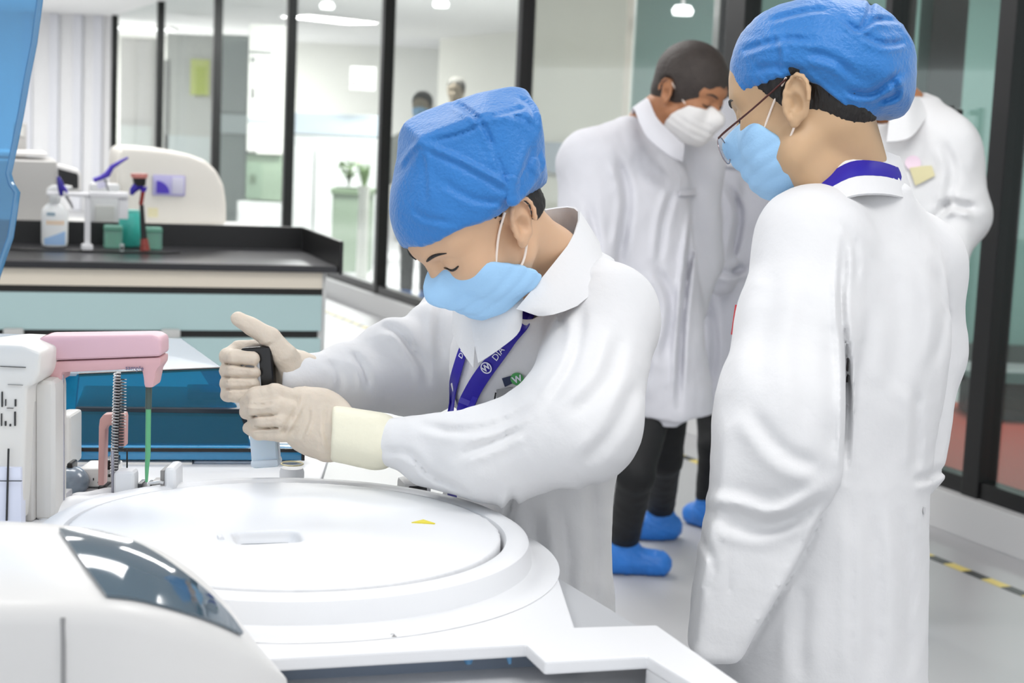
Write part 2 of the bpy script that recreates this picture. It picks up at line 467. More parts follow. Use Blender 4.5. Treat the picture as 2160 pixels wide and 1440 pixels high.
for i in range(len(xs)):
    x0, x1 = alls[i], xs[i]
    isdoor = (i == 1)
    nm = 'door_1' if isdoor else 'window_%d' % (i + 1 if i < 1 else i)
    fr = MB(); wv = wide[i]
    fr.box((x1 - wv / 2, -.045, .15), (x1 + wv / 2, .045, CEIL), .004)
    o = fr.build(nm, M_frame, smooth=False); o.matrix_world = WM; struct(o)
    rl = MB().box((x0 + .03, -.035, .15), (x1 - wv / 2 + .002, .035, .215), .003); rl.build('bottom_rail', M_frame, o, smooth=False)
    gp = MB().box((x0 + .03, -.004, .21), (x1 - wv / 2 + .002, .004, CEIL)); gp.build('glass_pane', M_glassw if i >= 3 else M_tealglass, o, smooth=False)
    if isdoor:
        hx = wallhit(2030)
        hb = MB().tube([(hx, ysg * .02, 1.58), (hx, ysg * .07, 1.58)], .011)
        hb.tube([(hx, ysg * .07, 1.60), (hx, ysg * .07, .55)], .014)
        hb.tube([(hx, ysg * .02, .57), (hx, ysg * .07, .57)], .011)
        hb.build('door_handle', mat('dark_handle', '#2b2a2a', .35, .4), o)
# end wall beyond the partition's far end, and a strip of pale curtain wall
ew = MB().box((-15, 24.3, 0), (-6.15, 24.5, CEIL)).build('wall_end', M_wall, smooth=False); struct(ew)
for i, x in enumerate((-7.45, -7.05, -6.7, -6.4)):
    t_ = MB().box((x, 24.22, 0), (x + .14, 24.3, CEIL), .02).build('trim_%d' % (i + 2), mat('pale_pilaster', '#dfe0e6', .6), smooth=False); struct(t_)

# floor tape: black-and-yellow dashes parallel to the partition
TA = G(2060, 1213, 0); TB = G(1450, 966, 0); td = (TB - TA).normalized(); tang = math.atan2(td.y, td.x)
tp = thing('floor_tape', 'yellow and black hazard tape line stuck on the floor along the glass wall', 'floor tape', (TA.x, TA.y, 0), tang)
ty, tk = mat('tape_yellow', '#ecd77c', .5), mat('tape_black', '#2a2a2c', .4)
k = 0; x = -.45
while x < 9.0:
    MB().box((x, -.022, 0.0005), (x + .1, .022, .002)).build('yellow_dash' if k % 2 else 'black_dash', ty if k % 2 else tk, tp, smooth=False); x += .1; k += 1

# ---------------------------------------------------------------- behind the glass
# beige wall block and the tinted dim hall beside it
def wall_local(px, off):   # point at wall crossing, off metres behind it
    p = WM @ Vector((wallhit(px), 0, 0)); return p - wn * off
def hitoff(px, off):
    """where column px meets the plane off metres behind the partition"""
    r = ray(px, 285 + (px - 1080) * .0445); Q = WA - wn * off; t = (Q - CP).dot(wn) / r.dot(wn); return (CP + r * t - WA).dot(wd)
bx = MB(); a0, a1 = hitoff(1308, .75), hitoff(1106, .75)
bx.box((a0, min(-ysg * .80, -ysg * .75), 0), (a1, max(-ysg * .80, -ysg * .75), CEIL))
o = bx.build('wall_beige', M_beige, smooth=False); o.matrix_world = WM; struct(o)
hb = MB(); yy = -ysg * .72
hb.box((a0 + .01, min(yy, yy + .03), 1.17), (a1 - .01, max(yy, yy + .03), 1.38), .004)
o = hb.build('trim_6', mat('bluegrey_rail', '#aeb6bd', .6), smooth=False); o.matrix_world = WM; struct(o)
# teal back wall
tw = MB().box((0.75, 11.2, 0), (8.5, 11.4, CEIL)).build('wall_teal', M_teal, smooth=False); struct(tw)
bd = MB().box((0.75, 11.12, 0), (8.5, 11.2, .12)).build('baseboard_teal', mat('dark_plinth', '#4b4d4b', .6), smooth=False); struct(bd)
q0 = WM @ Vector((-3.4, -ysg * .09, 0)); q1 = WM @ Vector((2.6, -ysg * .09, 0))
rf = MB().prism([(q0.x, q0.y), (6.5, q0.y), (6.5, 9.15), (q1.x + .3, 9.15), (q1.x, q1.y)], .001, .012).build('red_floor_mat', mat('red_floor', '#c0503f', .5, noise=.06), smooth=False)
tag(rf, 'brick-red floor covering in the room behind the dark-framed glass', 'floor covering')
# dark brown columns beyond the teal glass
for px, wpx, lab in ((1975, 74, 'dark brown column behind the glass next to the door handle'), (1885, 40, 'thin dark brown column behind the cap of the nearest person'), (1535, 74, 'black column behind the glass beside the man with the white mask')):
    c = YP(px, 300, 9.2); ww = wpx / FPX * 9.2
    co = MB().box((c.x - ww / 2, 9.1, 0), (c.x + ww / 2, 9.4, CEIL - .001), .01).build('column', mat('column_brown' if px > 1600 else 'column_black', '#45413d' if px > 1600 else '#151516', .4), smooth=False)
    tag(co, lab, 'column'); struct(co)
# small notice and dark cabinet inside the room on the far side of the near pane
c = YP(2114, 800, 8.4)
cb = thing('low_cabinet', 'low dark cabinet on the red floor behind the glass', 'cabinet', (c.x + .18, 8.75, 0.012))
MB().box((-.25, -.2, 0), (.5, .2, c.z - .075), .01).build('body', mat('dark_cabinet', '#33393a', .4), cb, smooth=False)
MB().box((-.27, -.22, c.z - .075), (.52, .22, c.z - .05), .004).build('top', mat('dark_top', '#222627', .35), cb, smooth=False)
MB().box((-.235, -.212, .04), (.1, -.2, c.z - .12), .003).build('door', mat('dark_cabinet2', '#3c4343', .4), cb, smooth=False)
nt_ = thing('notice_sheet', 'small white printed notice standing on the low dark cabinet', 'notice', (c.x, 8.62, c.z - .038))
NM = Matrix.Rotation(R_(-12), 4, 'X')
MB().box((-.055, -.002, 0), (.055, .002, .13), M=NM).build('paper', mat('paper_white', '#dfe0e0', .6), nt_, smooth=False)
ln = MB()
for i in range(6): ln.box((-.04, -.0032, .02 + i * .012), (.04 - .02 * (i % 3), -.002, .024 + i * .012), M=NM)
ln.box((-.02, -.0032, .098), (.02, -.002, .118), M=NM)
ln.build('print', mat('print_grey', '#4a4a4a', .6), nt_, smooth=False)

# bright laboratory behind the far panes
def far_box(name, label, cat, px0, px1, ytop, ybot, y, depth, col, rough=.6, parts=None, kind=None, floor=False, group=None):
    """cabinet-like thing whose front stands at world y; outline read off the photo"""
    A = YP(px0, ytop, y); B = YP(px1, ybot, y); z0 = 0.0 if floor else B.z
    t = thing(name, label, cat, ((A.x + B.x) / 2, y, z0), 0, group)
    hw = (B.x - A.x) / 2; h = A.z - z0
    MB().box((-hw, 0, 0), (hw, depth, h), .01).build('body', mat(name + '_' + col[1:], col, rough, noise=.03, nscale=4), t, smooth=False)
    return t, hw, h
lw = MB().box((-15, 29.5, 0), (0.3, 29.7, CEIL)).build('wall_lab', mat('lab_wall', '#f0f0ea', .7, noise=.02), smooth=False); struct(lw)
# creamy wall panels parallel to the corridor glass
pw = MB(); yb = -ysg * 5.2
pw.box((3.5, min(yb, yb - ysg * .1), 0), (20, max(yb, yb - ysg * .1), CEIL))
o = pw.build('wall_cream', mat('cream_wall', '#efeee6', .7, noise=.015), smooth=False); o.matrix_world = WM; struct(o)

grey = '#a3a9a6'
t, hw, h = far_box('storage_cabinet', 'tall grey-green storage cabinet seen through the glass above the domed instrument', 'cabinet', 458, 524, 72, 480, 20.5, .5, '#979e9b', floor=True)
MB().box((-hw + .01, -.012, 1.55), (hw - .06, 0, h - .02), .004).build('door', mat('cab_door', '#989f9c', .5), t, smooth=False)
MB().box((-hw + .01, -.012, .1), (hw - .06, 0, 1.25), .004).build('door', mat('cab_door2', '#8f9995', .5), t, smooth=False)
MB().box((-hw - .05, -.03, 1.28), (hw + .02, 0, 1.52), .006).build('shelf_band', mat('pale_band', '#b8c2c2', .5), t, smooth=False)
MB().box((hw - .05, -.02, .1), (hw - .035, 0, 1.2)).build('handle', mat('dark_gap', '#6c7674', .5), t, smooth=False)

t, hw, h = far_box('white_analyser', 'tall white instrument with a grille and a small dark slot behind the glass', 'instrument', 526, 596, 50, 322, 19.0, .6, '#e2e2dd')
g = MB(); z1 = h * .77
g.box((-hw + .02, -.012, z1), (hw * .3, 0, z1 + .035)); g.box((-hw + .03, -.012, z1 - .1), (-hw + .08, 0, z1 - .04)); g.box((0, -.012, z1 - .09), (.09, 0, z1 - .085))
g.build('grille', mat('grille_grey', '#8b8e8c', .5), t, smooth=False)
MB().box((-hw + .05, -.012, h * .42), (-hw + .075, 0, h * .50), .003).build('slot', mat('slot_dark', '#3b3d3d', .5), t, smooth=False)
MB().box((-hw + .02, -.014, h * .23), (hw - .06, 0, h * .27), .003).build('drawer_gap', mat('drawer_blue', '#b7c0c8', .5), t, smooth=False)
t, hw, h = far_box('sage_cupboard', 'sage green cupboard standing under the tall white instrument', 'cupboard', 520, 592, 324, 424, 19.1, .5, '#8a9d88', floor=False)
MB().box((-hw, -.01, .02), (-hw * .1, 0, h - .1), .004).build('door', mat('sage_door', '#7f9480', .5), t, smooth=False)
MB().box((-hw + .05, -.016, h * .35), (-hw + .12, -.01, h * .55)).build('panel_recess', mat('sage_dark', '#5d6f5b', .5), t, smooth=False)
t, hw, h = far_box('white_base_cabinet', 'white base cabinet supporting the sage green cupboard behind the glass', 'cabinet', 500, 600, 424, 540, 19.0, .6, '#dfe2e0', floor=True)
MB().box((-hw + .02, -.01, .1), (hw - .02, 0, h - .06), .004).build('door', mat('wht_door', '#e4e6e5', .5), t, smooth=False)

# band of equipment / worktop along the second bright bay
t, hw, h = far_box('lab_counter', 'long white counter with a pale blue edge behind the corridor glass', 'counter', 612, 796, 236, 540, 17.0, .7, '#d2d4d4', floor=True)
MB().box((-hw, -.02, h - .22), (hw, 0, h), .004).build('blue_edge', mat('paleblue_edge', '#bcc6cf', .5), t, smooth=False)
MB().box((-hw + .01, -.012, .25), (-hw * .45, 0, h - .35), .004).build('door', mat('wht_door', '#e4e6e5', .5), t, smooth=False)
MB().box((-hw * .42, -.012, .25), (hw * .5, 0, h - .26), .004).build('door', mat('wht_door', '#e4e6e5', .5), t, smooth=False)
MB().box((-hw * .44, -.016, .3), (-hw * .43, 0, h - .4)).build('door_gap', mat('slot_dark', '#3b3d3d', .5), t, smooth=False)
MB().box((-hw, -.02, .2), (hw * .2, -.001, .235)).build('kick_rail', mat('print_grey', '#4a4a4a', .6), t, smooth=False)
t, hw, h = far_box('wall_notice_board', 'white board with a line of red writing hung behind the second glass pane', 'notice board', 738, 792, 140, 192, 16.6, .03, '#c8c8c6')
g = MB()
for q in range(7):
    x_ = -hw + .02 + q * .022
    g.box((x_, -.006, h * .22 + q * .004), (x_ + .014, 0, h * .3 + q * .004 + .008 * (q % 2)))
g.build('red_writing', mat('red_ink', '#c0566a', .6), t, smooth=False)
t, hw, h = far_box('green_planter_box', 'sage green planter box in front of the white counter behind the glass', 'planter', 702, 780, 396, 446, 15.9, .4, '#8b9c88', floor=True)
MB().box((-hw - .02, -.02, h - .06), (hw + .02, .42, h), .01).build('rim', mat('sage_rim', '#76896f', .5), t, smooth=False)
M_leaf = mat('leaf_green', '#6f8f55', .5, noise=.25, nscale=30)
A = YP(735, 396, 16.1)
pl = thing('leafy_plant', 'leafy green plant growing out of the sage green planter', 'plant', (A.x, 16.12, A.z + .06))
lf = MB(); st = MB(); rnd = random.Random(3)
for i in range(70):
    a = rnd.uniform(0, 2 * PI); r = rnd.uniform(.0, .15); z = rnd.uniform(.02, .24) * (1 - r * 2.2)
    c = Vector((r * math.cos(a), r * math.sin(a) * .7, z)); d = Vector((math.cos(a), math.sin(a), rnd.uniform(-.2, .9))).normalized(); s_ = d.cross(Vector((0, 0, 1))).normalized()
    L = rnd.uniform(.05, .09); W_ = L * .32
    lf.sheet([[c, c], [c + d * L * .4 - s_ * W_, c + d * L * .4 + s_ * W_], [c + d * L * .8 - s_ * W_ * .7, c + d * L * .8 + s_ * W_ * .7], [c + d * L, c + d * L]], .0015)
for i in range(6): st.tube([(0, 0, -.05), (rnd.uniform(-.03, .03), 0, .08), (rnd.uniform(-.1, .1), rnd.uniform(-.06, .06), .2)], .005, 6)
lf.build('leaves', M_leaf, pl); st.build('stems', mat('stem_green', '#5d7045', .6), pl)
A = YP(765, 425, 15.3)
vs_ = thing('pale_vase', 'pale cylindrical vase of upright green leaves beside the black mullion', 'vase', (A.x + .02, 15.2, 0))
zt = YP(765, 392, 15.2).z
MB().lathe([(.05, .0), (.055, .02), (.05, zt - .1), (.06, zt), (.05, zt), (.045, zt - .02), (0, zt - .02)], 24).build('body', mat('vase_pale', '#d6d8d0', .4), vs_)
lf = MB()
for i in range(9):
    a = i * .7; d = Vector((math.cos(a) * .05, math.sin(a) * .05, 0))
    lf.tube([Vector((0, 0, zt - .03)), d * .6 + Vector((0, 0, zt + .1)), d + Vector((0, 0, zt + .2))], [.008, .014, .003], 6)
lf.build('leaves', M_leaf, vs_)
# panes between the first mullions: grey units and a yellow-green board
t, hw, h = far_box('grey_unit', 'plain grey tall unit behind the pane nearest the white wall', 'cabinet', 254, 322, 78, 480, 25.6, .4, '#b5b4b0', floor=True)
MB().box((-hw + .02, -.012, 1.4), (hw - .04, 0, h - .04), .004).build('door', mat('greyu', '#bdbcb8', .5), t, smooth=False)
MB().box((-hw + .02, -.012, .1), (hw - .04, 0, 1.3), .004).build('door', mat('greyu2', '#c4cac6', .5), t, smooth=False)
t, hw, h = far_box('grey_locker', 'grey locker with a dark side behind the second narrow pane', 'locker', 352, 440, 70, 480, 23.0, .4, '#c2c2bd', floor=True)
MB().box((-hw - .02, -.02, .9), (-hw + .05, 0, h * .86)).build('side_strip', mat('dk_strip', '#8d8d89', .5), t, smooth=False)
MB().box((-hw, -.02, .8), (hw, 0, 1.2), .004).build('pale_band', mat('paleband2', '#cdd3d2', .5), t, smooth=False)
t, hw, h = far_box('yellow_green_board', 'yellow-green board hung on the grey locker behind the glass', 'board', 402, 441, 124, 202, 22.92, .02, '#c3cc72')
MB().box((-hw * .4, -.006, .02), (hw * .6, 0, h - .1)).build('print', mat('ygreen', '#aebb43', .5), t, smooth=False)
# light panels on the ceiling beyond the glass and above
M_lamp = mat('lamp_diffuser', '#ffffff', .5, emit=3.0); M_lampf = mat('lamp_frame', '#d8d8d8', .5)
spots = [(x, y) for x, y in LAMPS] 
LB = ['above the hood', 'above the turntable', 'between the bench and the partition', 'above the man in the white mask', 'above the black bench', 'behind the blue cap of the stooping person', 'halfway along the corridor', 'at the far end of the corridor', 'over the tall white instrument behind the glass', 'over the long white counter behind the glass', 'over the grey tall unit behind the glass', 'over the red floor behind the glass']
for i, (x, y) in enumerate(spots):
    t = thing('ceiling_light', 'flat white ceiling light panel ' + LB[i], 'ceiling light', (x, y, CEIL), 0, 'ceiling light panels')
    f_ = MB()
    for (a, b, c_, d_) in ((-.63, -.33, .63, -.3), (-.63, .3, .63, .33), (-.63, -.3, -.6, .3), (.6, -.3, .63, .3)): f_.box((a, b, -.05), (c_, d_, 0))
    f_.build('frame', M_lampf, t, smooth=False); MB().box((-.6, -.3, -.045), (.6, .3, -.02)).build('diffuser', M_lamp, t, smooth=False)
for px, py, y, lab in ((690, 12, 16.0, 'round white downlight seen through the pane above the red writing'), (1440, 22, 10.4, 'round white downlight over the head of the man in the white mask'), (930, 8, 14.4, 'round white downlight above the two blurred people')):
    r = ray(px, py); q = CP + r * ((CEIL - CAMH) / r.z)
    q = CP + r * (y / r.y)
    t = thing('downlight', lab, 'downlight', (q.x, q.y, CEIL))
    rod = MB().tube([(0, 0, 0), (0, 0, q.z - CEIL + .02)], .012, 8).build('stem', M_lampf, t)
    MB().lathe([(0, q.z - CEIL - .03), (.06, q.z - CEIL - .03), (.07, q.z - CEIL), (.05, q.z - CEIL + .03), (0, q.z - CEIL + .03)], 24).build('shade', M_lamp, t)
# ================================================================ THE BLACK BENCH
def plane_px(y, rz, o):
    """returns f(px,py) -> local (x, z) on the vertical plane through o turned by rz"""
    n = Vector((-math.sin(rz), math.cos(rz), 0)); ax = Vector((math.cos(rz), math.sin(rz), 0)); o = Vector(o)
    def f(px, py):
        r = ray(px, py); t = (o - CP).dot(n) / r.dot(n); p = CP + r * t - o
        return (p.dot(ax), p.z)
    return f
XZ = Matrix(((1, 0, 0, 0), (0, 0, -1, 0), (0, 1, 0, 0), (0, 0, 0, 1)))   # prism (x,y)->(x,z), thickness towards -y
BR = R_(18)
bench = thing('lab_bench', 'long lab bench cabinet with a cream rail and pale teal drawers under a black top', 'lab bench', (-.654, 5.922, .012), BR)
M_cream, M_tealdr, M_black = mat('cream_rail', '#e6dccb', .5), mat('teal_drawer', '#b5d0d0', .45), mat('black_gap', '#1b1816', .5)
MB().box((-3.4, .05, .05), (-.03, .76, .873), .003).build('carcass', mat('carcass', '#d9d9d7', .6), bench, smooth=False)
MB().box((-3.38, .03, -.012), (-.06, .7, .05)).build('plinth', M_black, bench, smooth=False)
MB().box((-3.39, .03, .812), (-.05, .05, .872), .002).build('rail', M_cream, bench, smooth=False)
MB().box((-3.39, .045, .784), (-.045, .052, .812)).build('shadow_gap', M_black, bench, smooth=False)
for k, (x0, x1) in enumerate(((-1.72, -.05), (-3.39, -1.725))):
    d = MB().box((x0, .025, .655), (x1, .05, .787), .003).build('drawer', M_tealdr, bench, smooth=False)
    d2 = MB().box((x0, .025, .34), (x1, .05, .628), .003).build('drawer', M_tealdr, bench, smooth=False)
    d3 = MB().box((x0, .025, .06), (x1, .05, .335), .003).build('drawer', M_tealdr, bench, smooth=False)
    MB().box((x0 + .01, .042, .626), (x1 - .01, .051, .657)).build('drawer_gap', M_black, bench, smooth=False)
for x in (-.60, -1.14, -1.7, -2.3):
    MB().box((x - .035, .0, .628), (x + .035, .03, .662), .01).build('drawer_catch', mat('pale_catch', '#c9c9c6', .4), bench)
top = thing('black_worktop', 'black lab worktop with a raised splash rim on the pale teal bench', 'worktop', (-.654, 5.922, .012), BR)
M_top = mat('black_top', '#2c2c2f', .28, noise=.1, nscale=3); M_rim = mat('black_rim', '#141415', .35)
MB().box((-3.45, 0, .874), (.0, .78, .9), .004).build('slab', M_top, top, smooth=False)
sp_ = MB().prism([(-3.45, .76), (.005, .76), (.005, -.002), (.02, -.002), (.02, .785), (-3.45, .785)], .87, .992, .003); sp_.build('splash_rim', M_rim, top, smooth=False)
mt = thing('drip_mat', 'thin dark oval-ended mat under the spray bottle and green boxes on the black worktop', 'mat', G(210, 530, .912), BR)
MB().prism([(-.33, -.01), (-.28, -.05), (.24, -.07), (.30, -.03), (.25, .0), (.2, .06), (-.27, .07)], .001, .006, .002).build('mat', mat('mat_dark', '#18181a', .5), mt, smooth=False)
# rear bench that carries the instruments behind the rim
rb = thing('rear_bench', 'white rear bench standing behind the black worktop rim and carrying the instruments', 'bench', (-.654, 5.922, 0), BR)
MB().box((-3.4, .80, .94), (-.05, 1.62, .968), .004).build('top', mat('rear_top', '#e4e4e2', .4), rb, smooth=False)
MB().box((-3.35, .84, .0), (-.1, 1.58, .94), .004).build('body', mat('rear_body', '#d2d4d4', .5), rb, smooth=False)

# ---- domed instrument
def bench_pt(x, y, z): return Matrix.Translation((-.654, 5.922, 0)) @ Matrix.Rotation(BR, 4, 'Z') @ Vector((x, y, z))
M_inst = mat('instrument_cream', '#e2ded6', .45); M_purple = mat('purple_plastic', '#4a35b5', .35); M_lav = mat('lavender_plastic', '#b9b4dc', .4)
o3 = bench_pt(-1.0, .92, .968)
dome = thing('domed_instrument', 'cream quarter-dome bench instrument with a small purple window behind the worktop rim', 'instrument', o3, BR)
f = plane_px(0, BR, o3)
poly = [f(*q) for q in [(250, 474), (478, 474), (478, 430), (473, 392), (457, 360), (434, 338), (400, 325), (350, 316), (300, 311), (262, 309), (249, 318), (245, 345)]]
poly = [(x, max(z, .001)) for x, z in poly]
MB().prism(poly, -.48, 0, .022, 4, XZ).build('housing', M_inst, dome)
a, b = f(322, 368), f(390, 414)
MB().box((a[0], -.008, b[1]), (b[0], .0, a[1]), .006).build('window_frame', M_lav, dome)
a, b = f(363, 373), f(387, 409)
MB().box((a[0], -.011, b[1]), (b[0], -.006, a[1]), .003).build('pale_window', mat('lav_pale', '#cfcde0', .4), dome)
c = f(341, 405); q = [(c[0] - .022, c[1] - .004)] + [(c[0] - .022 + .052 * math.sin(t) * 1.0, c[1] - .004 + .05 * math.cos(t)) for t in [i * PI / 2 / 10 for i in range(11)]]
MB().prism([(x, z) for x, z in q], .006, .014, 0, 2, XZ).build('purple_button', M_purple, dome)
a, b = f(312, 438), f(333, 458)
MB().box((a[0], -.002, b[1]), (b[0], .0, a[1])).build('faded_sticker', mat('pale_yellow', '#e0d9b4', .6), dome, smooth=False)
# ---- grey box instrument at the frame's side with a dark opening
o4 = bench_pt(-1.62, .88, .968)
gi = thing('grey_box_instrument', 'grey box-shaped instrument with a white hood round a dark opening', 'instrument', o4, BR)
f = plane_px(0, BR, o4)
a, b = f(-140, 330), f(120, 476)
MB().box((a[0], 0, .001), (b[0], .5, a[1]), .012, 3).build('housing', mat('inst_grey', '#bab8b5', .5), gi)
a2, b2 = f(-140, 314), f(100, 330)
MB().box((a2[0], .05, b2[1] - .002), (b2[0], .45, a2[1]), .01).build('lid', mat('inst_lid', '#e4e2e0', .5), gi)
h = [f(*q) for q in [(118, 347), (124, 346), (166, 358), (172, 368), (172, 402), (168, 405), (118, 405)]]
MB().prism(h, -.14, -.0, .008, 3, XZ).build('hood', mat('inst_lid', '#e4e2e0', .5), gi)
h = [f(*q) for q in [(122, 355), (163, 366), (165, 371), (165, 397), (122, 398)]]
MB().prism(h, .0, .004, 0, 2, XZ).build('dark_opening', mat('opening_black', '#1a1a1c', .4), gi, smooth=False)
o5 = bench_pt(-1.88, 1.45, .968); f = plane_px(0, BR, o5); a, b = f(30, 258), f(56, 316)
bb = thing('small_grey_box', 'small grey box standing tall at the rear of the white rear bench', 'box', o5, BR)
MB().box((a[0], 0, .001), (b[0], .12, a[1]), .006).build('body', mat('inst_grey', '#bab8b5', .5), bb, smooth=False)
MB().box((a[0] + .01, -.003, a[1] - .06), (b[0] - .01, 0, a[1] - .02), .002).build('panel', mat('panel_lt', '#cfcfcb', .5), bb, smooth=False)
# ---- white block between
o6 = bench_pt(-1.33, .82, .968); f = plane_px(0, BR, o6); a, b = f(190, 386), f(252, 476)
wb = thing('white_block_instrument', 'plain white block-shaped instrument behind the pipette stand', 'instrument', o6, BR)
MB().box((a[0], 0, .001), (b[0], .08, a[1]), .012).build('housing', mat('blk_white', '#dcdcdd', .5), wb)
MB().box((a[0] + .02, -.004, .02), (b[0] - .02, 0, .1), .003).build('front_panel', mat('panel_lt', '#cfcfcb', .5), wb, smooth=False)
# ---- spray bottle
sb = thing('spray_bottle', 'white trigger spray bottle with a blue wave label on the black worktop', 'spray bottle', G(115, 522, .919) , BR)
M_wp = mat('white_plastic', '#eef0f0', .3, sss=.05)
prof = [(0, 0), (.030, 0), (.044, .006), (.049, .02), (.049, .12), (.046, .145), (.034, .16), (.024, .168), (.02, .175), (0, .175)]
Mx = Matrix.Diagonal((1, .62, 1, 1))
MB().lathe(prof, 32, Mx).build('bottle', M_wp, sb)
MB().lathe([(0, .168), (.019, .168), (.021, .175), (.021, .195), (.016, .2), (0, .2)], 24).build('collar', M_wp, sb)
hd = MB().prism([(-.034, .197), (-.03, .222), (-.012, .236), (.05, .238), (.052, .222), (.02, .212), (.016, .197)], -.013, .013, .005, 2, XZ); hd.build('spray_head', M_wp, sb)
tg = MB().tube([(.028, 0, .214), (.045, 0, .19), (.06, 0, .165), (.066, 0, .15)], [.007, .006, .005, .004], 8); tg.build('trigger', mat('grey_plastic', '#8d8d90', .4), sb)
MB().tube([(.05, 0, .23), (.062, 0, .23)], .006, 10).build('nozzle', M_wp, sb)
def curved(pts, rows, r, th=.0008):
    pass
lb = MB()
def wrap(x0, x1, z0, z1, n=8, tilt=0):
    rr = []
    for j in range(2):
        z = (z0, z1)[j]; row = []
        for i in range(n + 1):
            x = x0 + (x1 - x0) * i / n; zz = z + (tilt * (i / n) if j else 0); y = -.62 * math.sqrt(max(.0495 ** 2 - x * x, 0)) - .0006
            row.append((x, y, zz))
        rr.append(row)
    return rr
lb = MB().sheet(wrap(-.038, .038, .012, .035, tilt=.03), .0006); lb.build('blue_label', mat('label_blue', '#9dbfe6', .5), sb)
lb = MB().sheet(wrap(-.03, .0, .122, .134), .0006); lb.build('name_plate', mat('label_slate', '#8fa9b8', .5), sb)
lb = MB()
for i in range(6): lb.sheet(wrap(-.03 + i * .011, -.023 + i * .011, .088, .104, 2), .0006)
lb.build('orange_print', mat('label_orange', '#eac8a0', .6), sb)
# ---- pipette stand
so = G(184, 527, .919)
ps = thing('pipette_stand', 'white T-shaped pipette stand next to the spray bottle', 'pipette stand', so, BR)
f = plane_px(0, BR, so)
M_w2 = mat('stand_white', '#e9e9eb', .4)
z1 = f(184, 412)[1]
MB().box((-.011, -.011, .01), (.011, .011, z1), .004).build('post', M_w2, ps)
a, b = f(98, 404), f(188, 415); MB().box((a[0], -.02, b[1]), (b[0], .02, a[1]), .006).build('arm', M_w2, ps)
a, b = f(188, 404), f(270, 418); MB().box((a[0], -.03, b[1]), (b[0], .03, a[1]), .005).build('arm', M_w2, ps)
a, b = f(250, 404), f(270, 462); MB().box((a[0], -.012, b[1]), (b[0], .012, a[1]), .004).build('side_post', M_w2, ps)
MB().box((-.022, -.03, 0.0), (.02, .03, .022), .006).build('foot', M_w2, ps)
# pipettes lying in it
po = P(195, 402, 0) if 0 else None
pp = thing('pipette', 'purple-handled pipette leaning upward over the centre of the white stand', 'pipette', so, BR, 'pipettes on the stand')
pts = [f(*q) for q in [(197, 380), (212, 375), (226, 368), (236, 352), (252, 342), (270, 332)]]
MB().tube([(x, -.005, z) for x, z in pts], [.009, .009, .012, .009, .007, .004], 12).build('handle', M_purple, pp)
pts = [f(*q) for q in [(205, 392), (222, 388)]]
MB().tube([(x, -.005, z) for x, z in pts], [.012, .012], 12).build('shaft', mat('shaft_white', '#dcdaf0', .4), pp)
pts = [f(*q) for q in [(222, 378), (224, 390), (229, 402)]]
MB().tube([(x, -.005, z) for x, z in pts], [.006, .005, .003], 10).build('clip', mat('grey_plastic', '#8d8d90', .4), pp)
pp = thing('pipette', 'purple pipette head hanging over the spray bottle on the stand arm', 'pipette', so, BR, 'pipettes on the stand')
pts = [f(*q) for q in [(122, 372), (127, 388), (128, 402), (129, 413)]]
MB().tube([(x, -.025, z) for x, z in pts], [.006, .013, .010, .004], 12).build('handle', mat('deep_purple', '#2f2492', .35), pp)
pts = [f(*q) for q in [(130, 392), (138, 400), (141, 406)]]
MB().tube([(x, -.025, z) for x, z in pts], [.009, .006, .003], 12).build('hook', M_purple, pp)
pp = thing('pipette', 'upright pipette with a pink cap, purple hook, red and black shaft before the green box', 'pipette', G(306, 529, .919), BR, 'pipettes on the stand')
f2 = plane_px(0, BR, pp.location)
def seg(path, rad, name, m, yo=0):
    MB().tube([(f2(*q)[0], yo, f2(*q)[1]) for q in path], rad, 12).build(name, m, pp)
seg([(294, 375), (294, 366)], [.030, .033], 'cap', mat('pink_plastic', '#d98f86', .4))
seg([(295, 392), (294, 375)], [.022, .026], 'collar', mat('blk_pl', '#151313', .35))
seg([(300, 388), (288, 393), (280, 402), (277, 411)], [.018, .017, .013, .006], 'hook', mat('deep_purple2', '#33269c', .35))
seg([(302, 394), (303, 404)], [.016, .010], 'purple_neck', M_purple)
seg([(302, 402), (297, 432)], [.008, .008], 'red_shaft', mat('red_pl', '#8e2418', .35))
seg([(299, 432), (301, 470), (304, 505)], [.008, .010, .012], 'black_shaft', mat('blk_pl', '#151313', .35))
seg([(304, 503), (306, 528)], [.013, .019], 'base', mat('red_base', '#8f3a30', .45))
# ---- green tip boxes and teal jar
M_gt = glass('green_clear', (.42, .78, .66), .06, .1, .62)
for (x0, x1, y0, y1, lab) in ((221, 258, 476, 524, 'clear green tip box beside the teal jar, nearer the spray bottle'), (305, 342, 480, 527, 'clear green tip box behind the red-footed upright pipette')):
    loc = G((x0 + x1) / 2, y1, .919); f = plane_px(0, BR, loc); a, b = f(x0, y0), f(x1, y1)
    g = thing('tip_box', lab, 'tip box', loc, BR, 'green tip boxes')
    MB().box((a[0], 0, .001), (b[0], .07, a[1]), .004).build('case', M_gt, g, smooth=False)
    mb = MB()
    for i in range(3): mb.tube([(a[0] + .012 + i * .018, .02, .01), (a[0] + .012 + i * .018, .02, .06)], [.003, .006], 8)
    mb.build('tips', mat('tip_green', '#7fdcb0', .4), g)
    MB().box((a[0] - .001, -.002, a[1] * .8), (b[0] + .001, .072, a[1] * .86), .001).build('lid_seam', mat('seam_green', '#3d7a66', .5), g, smooth=False)
loc = G(274, 519, .919); f = plane_px(0, BR, loc)
jr = thing('teal_jar', 'teal translucent jar between the two green tip boxes', 'jar', loc, BR)
h = f(274, 447)[1]; r_ = f(298, 519)[0]
